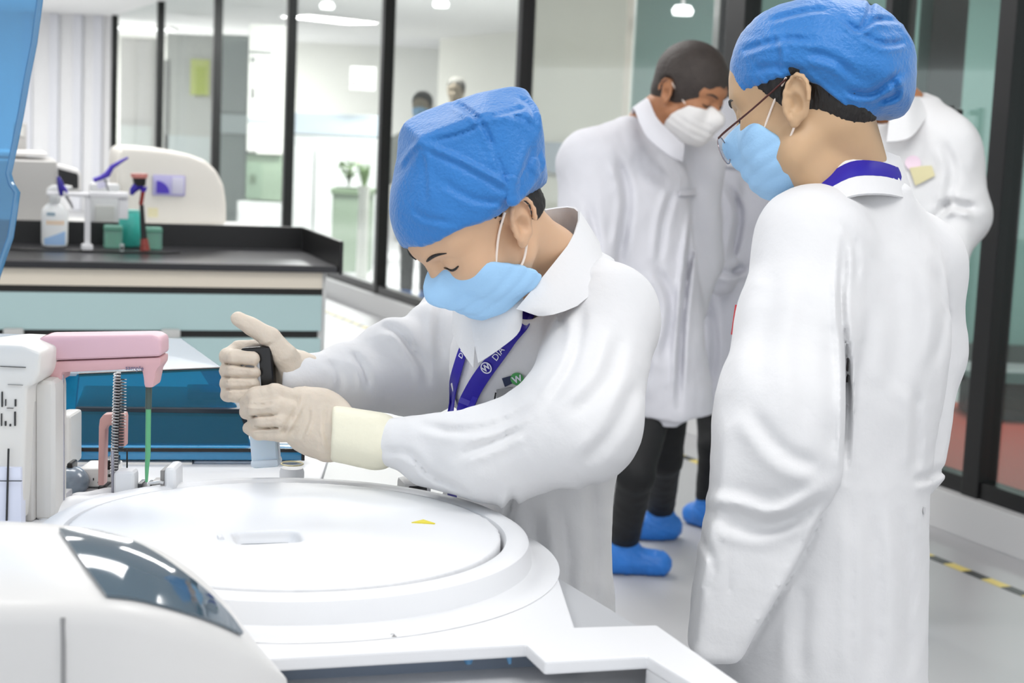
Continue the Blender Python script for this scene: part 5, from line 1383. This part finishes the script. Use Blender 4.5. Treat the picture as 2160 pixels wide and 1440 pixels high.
legs(r1, [fit_z(P(1060, 1250, 2.40), .78), fit_z(P(1120, 1250, 2.35), .78)], [fit_z(P(1060, 1250, 2.44), .45), fit_z(P(1125, 1250, 2.38), .45)],
     [fit_z(P(1095, 1250, 2.50), .11), fit_z(P(1180, 1250, 2.44), .11)], [fit_z(P(1040, 1250, 2.42), .0), fit_z(P(1130, 1250, 2.36), .0)])
# ---- the bottle she holds
bt = thing('reagent_bottle', 'slim reagent bottle with a black cap held upright in the latex gloves over the analyser', 'bottle', P(563, 984, B_d + .01), 0)
BI = world_inv(bt); ax = (P(543, 730, B_d) - P(563, 984, B_d + .01)); Lb = ax.length; ax.normalize(); xa = (RV - ax * RV.dot(ax)).normalized(); ya = ax.cross(xa)
BM = Matrix.Identity(4)
for i in range(3): BM[i][0] = xa[i]; BM[i][1] = ya[i]; BM[i][2] = ax[i]
MB().box((-.019, -.016, 0), (.019, .016, Lb * .66), .006, 3, BM).build('vessel', mat('bottle_frost', '#c9dbe9', .25, sss=.2), bt)
MB().box((-.021, -.019, Lb * .60), (.022, .019, Lb), .005, 3, BM).build('cap', M_blk, bt)
MB().box((-.0215, -.0200, Lb * .56), (.004, -.0185, Lb * .93), .001, 1, BM).build('label', mat('label_pale', '#d5d8dc', .5), bt)
MB().box((-.0195, -.0205, 0.002), (.0195, .0205, .012), .004, 2, BM).build('base', mat('bottle_base', '#d5e2ee', .3), bt)
# ---------------------------------------------------------------- the standing person with glasses
r2 = person_root('person with glasses standing with the back turned, blue bouffant cap, coat and pen in pocket', (.42, 2.28))
H2 = Head(P(1684, 210, 2.12), -27, 22, 1.03)
f = Field(tuple(H2.o - Vector((.17, .17, .26))), tuple(H2.o + Vector((.22, .22, .16))), .0026)
head_skin(f, H2, (1, -1), 24, 1.0)
f.put(rc(H2.p(0, -.025, -.03), P(1795, 420, 2.25), .054, .062), .03)
chain(f, [P(1680, 330, 2.15), P(1730, 380, 2.17), P(1765, 420, 2.19)], .022, .03)
chain(f, [P(1757, 275, 2.168), P(1745, 320, 2.165)], .0025, .006, 'sub')
body2 = f.build('body', M_skin2, r2)
head_hair(H2, 'hair', r2, M_hair, lo_z=-.072, grow=.007)
features(H2, bvh_of(body2), r2, M_hair)
cp2 = [(1549, 205), (1548, 160), (1562, 118), (1600, 60), (1650, 20), (1740, -6), (1830, 0), (1890, 40), (1924, 92), (1937, 190), (1930, 235), (1900, 264), (1852, 280), (1800, 255), (1640, 222)]
C2 = P(1740, 130, 2.20)
f = Field(tuple(C2 - Vector((.17, .18, .17))), tuple(C2 + Vector((.17, .18, .17))), .003)
b2 = bag(cp2, 2.20, .125, .02, (0, 28, -28, 54, -54, 78, -78), .006, 9)
f.put(b2, .01)
RIM2 = [((1540, 208), (1590, 188)), ((1590, 188), (1640, 170))]
hp = [(1545, 207), (1640, 166), (1700, 172), (1860, 282)]
# the elastic edge: everything below the line brow - ear top - nape is cut away
def rim2(x, y, z):
    X, Y, Z = x - CP.x, y - CP.y, z - CP.z; d = X * F.x + Y * F.y + Z * F.z; u = (X * RV.x + Y * RV.y + Z * RV.z) / d * FPX + 1080; v = 720 - (X * UV.x + Y * UV.y + Z * UV.z) / d * FPX
    yl = np.interp(u, [1500, 1548, 1590, 1640, 1700, 1730, 1790, 1852, 1900, 1960], [216, 206, 188, 168, 170, 186, 232, 283, 290, 290])
    return ((v - yl) * 2.2 / FPX).astype(np.float32)
sh = union([H2.e((0, -.003, .046), (.085, .097, .092)), H2.e((0, -.04, .015), (.068, .066, .07))], .02)
f.put(sh, .02)
f.every(rim2, 'and', .006)
f.put(H2.e((.090, -.012, .004), (.026, .020, .034)), .006, 'sub')
folds(f, [([(1775, 40), (1795, 55), (1812, 64), (1848, 42), (1895, 46)], 5, .005), ([(1643, 70), (1652, 110), (1654, 155)], 6, -.003), ([(1560, 112), (1600, 96), (1660, 82), (1730, 86)], 6, .004), ([(1620, 44), (1700, 24), (1745, 20)], 5, .004), ([(1838, -4), (1832, 30), (1815, 60)], 5, .004),
          ([(1820, 70), (1860, 92), (1912, 88)], 6, .005), ([(1700, 110), (1760, 125), (1800, 160)], 9, .005), ([(1848, 214), (1890, 200), (1882, 168)], 6, .005), ([(1780, 190), (1840, 196), (1905, 150)], 7, .005), ([(1590, 150), (1630, 140), (1700, 150)], 7, .003)], 2.25)
f.every(crumple(.003, 30, 21), 'disp'); f.every(crumple(.0014, 90, 22), 'disp')
def gath(x, y, z):
    d = rim2(x, y, z); q = H2.loc(x, y, z); e = np.clip(1 + d / .035, 0, 1); return .0012 * e * np.sin((q[1] * .9 - q[2] * .4) * 620)
f.every(gath, 'disp')
f.build('surgical_cap', M_cap, r2)
mk2 = mask(H2, 'face_mask', r2, M_mask, pleat=.0016)
for a_, b_, c_ in (((.059, .067, -.038), (.070, .025, .008), (.080, -.004, .032)), ((.064, .042, -.056), (.072, .018, -.042), (.078, .002, -.026))):
    wtube([H2.p(*a_), H2.p(*b_), H2.p(*c_)], .0016, 'ear_loop', M_loop, mk2, 8, 10)
wtube([H2.p(.069, .034, -.050), H2.p(.069, .027, -.07), H2.p(.058, .022, -.092)], .0022, 'side_edge', M_maskedge, mk2, 8, 10)
# glasses
gl = thing('glasses_tmp', 'x', 'x') if 0 else None
M_gf = mat('glasses_frame', '#4a2320', .3, .3)
g1 = wtube([H2.p(.081, -.004, .030), H2.p(.079, .05, .010), H2.p(.070, .098, -.004), H2.p(.062, .112, -.008)], [.0014, .0013, .0016, .0014], 'eyeglasses', M_gf, r2, 8, 16)
wtube([H2.p(-.081, -.004, .030), H2.p(-.079, .05, .010), H2.p(-.062, .112, -.008)], .0013, 'temple', M_gf, g1, 8, 12)
for q in (1, -1):
    cen = (q * .036, .122, -.022); rim = []
    for k in range(24):
        t = 2 * PI * k / 24; rim.append(H2.p(cen[0] + q * .025 * math.cos(t), cen[1] - .006 * (1 + math.cos(t)) * .5 + .004 * 0, cen[2] + .019 * math.sin(t)))
    I = world_inv(g1)
    MB().tube([I @ p for p in rim], .0009, 6, True).build('lens_rim', mat('rim_silver', '#9d9093', .25, .6), g1)
    cc = H2.p(cen[0], cen[1] - .003, cen[2])
    MB().sheet([[I @ p for p in rim + [rim[0]]], [I @ cc] * 25], .001).build('lens', glass('lens_clear', (.93, .94, .95), .06), g1)
wtube([H2.p(-.012, .120, -.012), H2.p(0, .123, -.008), H2.p(.012, .120, -.012)], .001, 'bridge', M_gf, g1, 8, 8)

# coat
ax2 = math.atan2(.80, .60)       # shoulder line on plan
f = Field((.12, 1.74, .55), (.78, 2.72, 1.42), .0048)
def sec2(px, py, d, a, b, ang=ax2): return (P(px, py, d), a, b, ang)
f.put(section_loft([sec2(1730, 1540, 2.24, .185, .150), sec2(1728, 1400, 2.24, .180, .142), sec2(1735, 1250, 2.24, .176, .136), sec2(1748, 1100, 2.24, .170, .130), sec2(1765, 950, 2.24, .165, .125),
                    sec2(1790, 800, 2.24, .170, .125), sec2(1800, 650, 2.25, .175, .125), sec2(1800, 540, 2.25, .160, .110), sec2(1798, 460, 2.25, .115, .088), sec2(1795, 400, 2.25, .075, .075)]), .02)
SL, EL, WL = P(1712, 515, 2.14), P(1650, 860, 2.06), P(1650, 960, 2.05)
f.put(rc(P(1790, 440, 2.24), SL, .06, .070), .04)
f.put(rc(SL, P(1680, 690, 2.10), .073, .074), .03); f.put(rc(P(1680, 690, 2.10), EL, .074, .079), .03); f.put(rc(EL, WL, .078, .078), .04)
f.put(ell(P(1580, 760, 2.13), (.022, .03, .045)), .02)
SR, ER, WR = P(1935, 560, 2.36), P(1952, 740, 2.38), P(1918, 980, 2.33)
f.put(rc(P(1810, 440, 2.27), SR, .06, .066), .04); f.put(rc(SR, ER, .068, .056), .03); f.put(rc(ER, WR, .054, .050), .03)
# front panel that swings out over the pocket
fl_ = bag([(1524, 900), (1610, 900), (1745, 990), (1738, 1045), (1690, 1160), (1625, 1270), (1558, 1388), (1450, 1386), (1462, 1250), (1485, 1100)], 2.06, .062, .013, (0,), .0, 3)
f.put(fl_, .035)
folds(f, [([(1783, 500), (1775, 640), (1786, 760), (1786, 900), (1782, 1010)], 7, .012), ([(1780, 470), (1805, 520), (1808, 600)], 6, .004), ([(1580, 860), (1650, 950), (1730, 985)], 16, .006), ([(1490, 1050), (1560, 1062), (1640, 1078), (1745, 1020)], 13, -.009),
          ([(1515, 1095), (1600, 1118), (1700, 1085)], 12, .005), ([(1538, 1110), (1536, 1190), (1535, 1270)], 4, .004), ([(1797, 1060), (1797, 1250), (1797, 1440)], 9, .003), ([(1935, 820), (1935, 900), (1933, 1000)], 10, .005), ([(1925, 1015), (1960, 1005), (1998, 985)], 8, .006, 2.4),
          ([(1750, 1042), (1701, 1162), (1634, 1276), (1570, 1385)], 7, .004), ([(1640, 560), (1615, 700), (1600, 840)], 20, .004), ([(1705, 600), (1690, 760), (1705, 900)], 18, .003), ([(1880, 540), (1895, 700), (1880, 840)], 20, .004), ([(1480, 1130), (1505, 1190), (1490, 1260)], 7, .004),
          ([(1840, 1080), (1850, 1250), (1840, 1440)], 22, .005), ([(1900, 1060), (1915, 1250), (1915, 1440)], 18, .005), ([(1700, 1230), (1690, 1330), (1690, 1440)], 16, .005), ([(1970, 560), (1990, 660), (1970, 780)], 12, .005, 2.4)], 2.3)
f.every(crumple(.0030, 17, 31), 'disp'); f.every(crumple(.0010, 55, 32), 'disp')
f.put(rc(P(1790, 350, 2.25), P(1745, 290, 2.2), .058, .07), .006, 'sub')
coat2 = f.build('lab_coat', M_coat, r2)
cb2 = bvh_of(coat2)
def cring(cx, cy, d, e1, e2, lift): return None
T_ = [P(1655, 428, 2.20), P(1690, 392, 2.175), P(1735, 348, 2.17), P(1790, 313, 2.175), P(1845, 314, 2.20), P(1886, 328, 2.25), P(1888, 330, 2.32), P(1800, 322, 2.34)]
B_1 = [P(1672, 462, 2.17), P(1712, 452, 2.13), P(1756, 430, 2.11), P(1806, 412, 2.11), P(1866, 410, 2.14), P(1908, 418, 2.21), P(1920, 420, 2.34), P(1820, 400, 2.38)]
quad_sheet(T_, B_1, coat2, 'collar', n=26, bulge=.004, th=.004)
def lerpP(k): return [a.lerp(b, k) + (-F) * .006 for a, b in zip(T_, B_1)]
quad_sheet(lerpP(.30)[1:7], lerpP(.62)[1:7], r2, 'lanyard', n=24, m=M_lan, th=.0015, rows_n=4, bulge=.002)
# chest pocket, pens, painted sleeve-gap shade
wtube([P(1547, 706, 2.12), P(1556, 643, 2.12)], .0035, 'red_pen', mat('pen_red', '#c22a34', .35), coat2)
wtube([P(1554, 700, 2.118), P(1561, 650, 2.118)], .0028, 'pink_pen', mat('pen_pink', '#dd5577', .35), coat2)
wtube([P(1562, 700, 2.112), P(1567, 655, 2.112)], .0028, 'pale_pen', mat('pen_pale', '#dccfae', .35), coat2)
decal_quad(cb2, [(1787, 754), (1791, 754), (1791, 806), (1787, 806)], mat('gap_shade_dark', '#4a4343', .6), 'sleeve_gap_shade', coat2, .002, .001)  # dark strip painting the shade in the gap between sleeve and torso
decal_disc(cb2, 1947, 1077, .005, mat('button_grey', '#cfd0d2', .4), 'coat_button', coat2, .002)
legs(r2, [fit_z(P(1700, 1300, 2.22), .72), fit_z(P(1760, 1300, 2.32), .72)], [fit_z(P(1700, 1300, 2.20), .43), fit_z(P(1770, 1300, 2.30), .43)],
     [fit_z(P(1705, 1300, 2.24), .11), fit_z(P(1770, 1300, 2.34), .11)], [fit_z(P(1620, 1300, 2.26), .0), fit_z(P(1690, 1300, 2.38), .0)])

# ---------------------------------------------------------------- people farther back
def mannequin(label, at, H, secs, arms, lg, neck, hair_m=M_hair, mask_m=None, skin=M_skin3, coat_m=M_coat3, h=.008, full=True, hh=.005, extra=None, group=None, fold_amp=1.0, seed=0, ears=(1, -1), feat=True, hgrow=.012, lr=(.085, .062, .055), fo=None, fd=9):
    r = person_root(label, at)
    if group: r['group'] = group
    f = Field(tuple(H.o - Vector((.17, .17, .32)) * H.s), tuple(H.o + Vector((.2, .2, .18)) * H.s), hh)
    head_skin(f, H, ears); f.put(rc(H.p(0, -.02, -.03), neck, .055 * H.s, .062 * H.s), .03); bd_ = f.build('body', skin, r)
    head_hair(H, 'hair', r, hair_m, h=hh, full=True, grow=hgrow, lo_z=-.06)
    if feat: features(H, bvh_of(bd_), r, hair_m, k=1.5)
    if mask_m is not None: 
        mm_ = mask(H, 'face_mask', r, mask_m, h=hh * .8)
        if feat:
            for q in (1, -1): wtube([H.p(q * .058, .056, -.016), H.p(q * .071, .020, .008), H.p(q * .083, -.004, .026)], .0022, 'ear_loop', M_loop, mm_, 8, 8)
    allp = [s[0] for s in secs] + [p for a in arms for p in a[0]]; lo, hi = AABB(allp, .26); lo[2] = min(s[0].z for s in secs) - .03
    f = Field(lo, hi, h); f.put(section_loft(secs), .02)
    for pts, rr in arms: chain(f, pts, list(rr), .04)
    if extra: extra(f)
    f.every(crumple(.006 * fold_amp, 14, seed + 40), 'disp'); f.every(crumple(.002 * fold_amp, 45, seed + 41), 'disp')
    if fo: folds(f, fo, fd)
    f.put(rc(neck, H.p(0, 0, -.06), .06 * H.s, .07 * H.s), .01, 'sub')
    coat = f.build('lab_coat', coat_m, r)
    if lg: legs(r, *lg, h=.008, r=lr)
    return r, coat
def S(px, py, d, a, b, ang): return (P(px, py, d), a, b, R_(ang))
# man with the white mask
H3 = Head(P(1406, 192, 5.05), 142, 24, 1.27, side=-1)
lg3 = ([P(1395, 790, 5.22), P(1420, 800, 5.3)], [P(1340, 1000, 5.05), P(1402, 965, 5.45)], [fit_z(G(1314, 1195, .02), .12), fit_z(G(1390, 1125, .02), .12)], [G(1388, 1212, 0), G(1350, 1136, 0)])
def ex3(f):
    chain(f, [P(1412, 840, 5.1), P(1404, 950, 5.1)], [.05, .015], .04, flat=(F, .5))
r3, coat3 = mannequin('tall dark-haired man in a white mask and loose white coat, in blue shoe covers', (P(1370, 1200, 5.2).x, 5.25), H3,
    [S(1412, 870, 5.22, .175, .13, 50), S(1395, 760, 5.2, .18, .14, 50), S(1365, 600, 5.2, .20, .155, 50), S(1340, 470, 5.2, .225, .165, 50), S(1335, 380, 5.2, .235, .155, 50), S(1345, 310, 5.2, .19, .115, 50), S(1372, 262, 5.2, .105, .09, 50)],
    [([P(1330, 300, 5.15), P(1250, 345, 5.05), P(1232, 540, 5.0), P(1275, 730, 4.95)], (.085, .105, .095, .06)), ([P(1390, 300, 5.3), P(1462, 345, 5.38), P(1470, 540, 5.4), P(1440, 700, 5.3)], (.085, .10, .085, .06))],
    lg3, P(1375, 262, 5.18), hair_m=M_hairg, mask_m=M_maskw, hgrow=.012, seed=1, extra=ex3, h=.007, lr=(.066, .060, .052), fd=5.2, fo=[([(1466, 450), (1452, 560), (1438, 700), (1432, 860)], 6, .03), ([(1300, 330), (1325, 420), (1305, 560)], 9, .015), ([(1380, 560), (1420, 640), (1400, 760)], 9, .015), ([(1240, 420), (1260, 520), (1250, 600)], 8, .015), ([(1420, 400), (1400, 470), (1390, 560)], 7, .012), ([(1340, 640), (1370, 720), (1360, 820)], 8, .012)])
T3 = [P(1352, 262, 5.28), P(1364, 208, 5.12), P(1385, 250, 4.99), P(1420, 286, 4.97), P(1442, 305, 4.99)]
B3 = [P(1335, 290, 5.3), P(1335, 228, 5.08), P(1362, 285, 4.94), P(1408, 326, 4.93), P(1438, 340, 4.97)]
quad_sheet(T3, B3, coat3, 'collar', n=20, m=M_coat3, th=.006, bulge=.01)
decal_quad(bvh_of(coat3), [(1430, 405), (1468, 396), (1466, 412), (1428, 414)], M_coat3, 'pocket_flap', coat3, .008, .004)
# person behind him, mostly hidden by the blue cap
H5 = Head(P(1668, 150, 5.85), 30, 10, 1.15)
r5, c5 = mannequin('person in a greyish white coat and black trousers hidden behind the white-masked man', (P(1520, 1000, 5.8).x, 5.85), H5,
    [S(1500, 850, 6.0, .15, .12, -60), S(1510, 740, 6.0, .16, .13, -60), S(1530, 580, 5.98, .18, .14, -60), S(1555, 440, 5.98, .20, .15, -60), S(1575, 330, 5.98, .21, .14, -60), S(1590, 260, 5.95, .15, .1, -60), S(1600, 225, 5.92, .09, .08, -60)],
    [([P(1560, 270, 5.9), P(1520, 320, 5.85), P(1505, 470, 5.8), P(1520, 590, 5.75)], (.08, .10, .085, .06)), ([P(1620, 280, 5.85), P(1670, 340, 5.9), P(1680, 500, 5.9)], (.08, .09, .07))],
    ([P(1500, 800, 6.0), P(1530, 810, 6.05)], [P(1508, 940, 5.9), P(1530, 950, 5.95)], [fit_z(G(1492, 1100, .02), .12), fit_z(G(1530, 1085, .02), .12)], [G(1462, 1104, 0), G(1500, 1092, 0)]),
    P(1600, 235, 5.9), coat_m=mat('coat_greyish', '#d4d4dc', .85), mask_m=M_maskw, seed=5, lr=(.07, .06, .05), fd=5.9, fo=[([(1500, 330), (1500, 420), (1490, 540)], 8, .02), ([(1530, 380), (1560, 450), (1540, 560)], 8, .018), ([(1485, 545), (1530, 575), (1580, 560)], 7, .02), ([(1500, 620), (1510, 720), (1500, 820)], 8, .014)])
T5 = [P(1505, 215, 5.74), P(1530, 205, 5.74), P(1560, 215, 5.76)]; B5 = [P(1490, 330, 5.72), P(1530, 350, 5.72), P(1570, 350, 5.74)]
quad_sheet(T5, B5, c5, 'collar', m=M_coat3, th=.006)
# person at the far side of the glasses wearer
H4 = Head(P(1862, 120, 4.55), 60, 8, 1.2)
r4, c4 = mannequin('dark-haired person in a white coat with a bent elbow near the glass door', (P(1900, 1000, 4.7).x, 4.75), H4,
    [S(1830, 900, 4.75, .17, .14, -25), S(1835, 740, 4.75, .16, .14, -25), S(1865, 560, 4.72, .17, .14, -25), S(1905, 430, 4.7, .205, .16, -25), S(1905, 330, 4.7, .215, .15, -25), S(1905, 262, 4.7, .17, .11, -25), S(1905, 215, 4.7, .09, .085, -25)],
    [([P(1930, 255, 4.68), P(1992, 312, 4.62), P(2028, 455, 4.6), P(1985, 560, 4.5), P(1930, 600, 4.4)], (.085, .095, .078, .06, .05)), ([P(1880, 260, 4.75), P(1810, 320, 4.8), P(1800, 480, 4.8)], (.085, .09, .08))],
    ([P(1860, 880, 4.75), P(1900, 880, 4.75)], [fit_z(P(1860, 880, 4.75), .45), fit_z(P(1900, 880, 4.75), .45)], [fit_z(P(1860, 880, 4.8), .12), fit_z(P(1900, 880, 4.8), .12)], [fit_z(P(1850, 880, 4.65), 0), fit_z(P(1890, 880, 4.65), 0)]),
    P(1900, 230, 4.68), coat_m=M_coat, mask_m=M_maskw, seed=9, fd=4.7, fo=[([(1985, 440), (2010, 430), (2060, 440)], 8, .02), ([(1990, 300), (2010, 360), (1995, 440)], 9, .012), ([(1960, 470), (1990, 440), (2000, 420)], 7, .015)])
T4 = [P(1880, 215, 4.55), P(1915, 205, 4.55), P(1940, 205, 4.62)]; B4 = [P(1870, 300, 4.5), P(1920, 290, 4.5), P(1958, 240, 4.58)]
quad_sheet(T4, B4, c4, 'collar', m=M_coat, th=.006)
b4v = bvh_of(c4)
decal_disc(b4v, 1925, 345, .022, mat('badge_pink', '#e6cfdd', .6), 'pink_badge', c4, .006)
decal_quad(b4v, [(1918, 355), (1965, 350), (1972, 372), (1930, 392)], mat('badge_yellow', '#d3cba0', .6), 'yellow_badge', c4, .008, .003)
# two reflections in the corridor glass, modelled as pale grey figures beyond it
M_cg = mat('reflection_coat', '#c9c9c2', .8); M_hg = mat('reflection_hair', '#45433d', .8)
def reflected_person(px, py, y, lab, mm, seed):
    e = YP(px + 8, py + 4, y); Hh = Head(e, 80, 5, 1.0)
    o = Hh.o; sc = lambda z, a, b: (Vector((o.x, o.y, z)), a, b, 0.0)
    mannequin(lab, (o.x, o.y), Hh, [sc(.5, .2, .14), sc(.9, .19, .13), sc(o.z - .36, .2, .13), sc(o.z - .22, .18, .1), sc(o.z - .16, .08, .08)],
        [([Vector((o.x - .1, o.y, o.z - .23)), Vector((o.x - .2, o.y, o.z - .3)), Vector((o.x - .24, o.y - .05, o.z - .6))], (.06, .06, .05)), ([Vector((o.x + .1, o.y, o.z - .23)), Vector((o.x + .2, o.y, o.z - .3)), Vector((o.x + .24, o.y - .05, o.z - .6))], (.06, .06, .05))],
        ([Vector((o.x - .08, o.y, .8)), Vector((o.x + .08, o.y, .8))], [Vector((o.x - .08, o.y, .45)), Vector((o.x + .08, o.y, .45))], [Vector((o.x - .08, o.y, .12)), Vector((o.x + .08, o.y, .12))], [Vector((o.x - .08, o.y - .12, 0)), Vector((o.x + .08, o.y - .12, 0))]),
        Vector((o.x, o.y, o.z - .17)), hair_m=M_hg, mask_m=mm, skin=mat('reflection_skin', '#a89a86', .8), coat_m=M_cg, h=.014, hh=.008, seed=seed, feat=False)
reflected_person(903, 222, 13.4, 'blurred person in a blue mask standing behind the glass', M_mask, 12)
reflected_person(972, 190, 15.0, 'taller blurred grey figure behind the glass, next to the blue-masked one', None, 13)
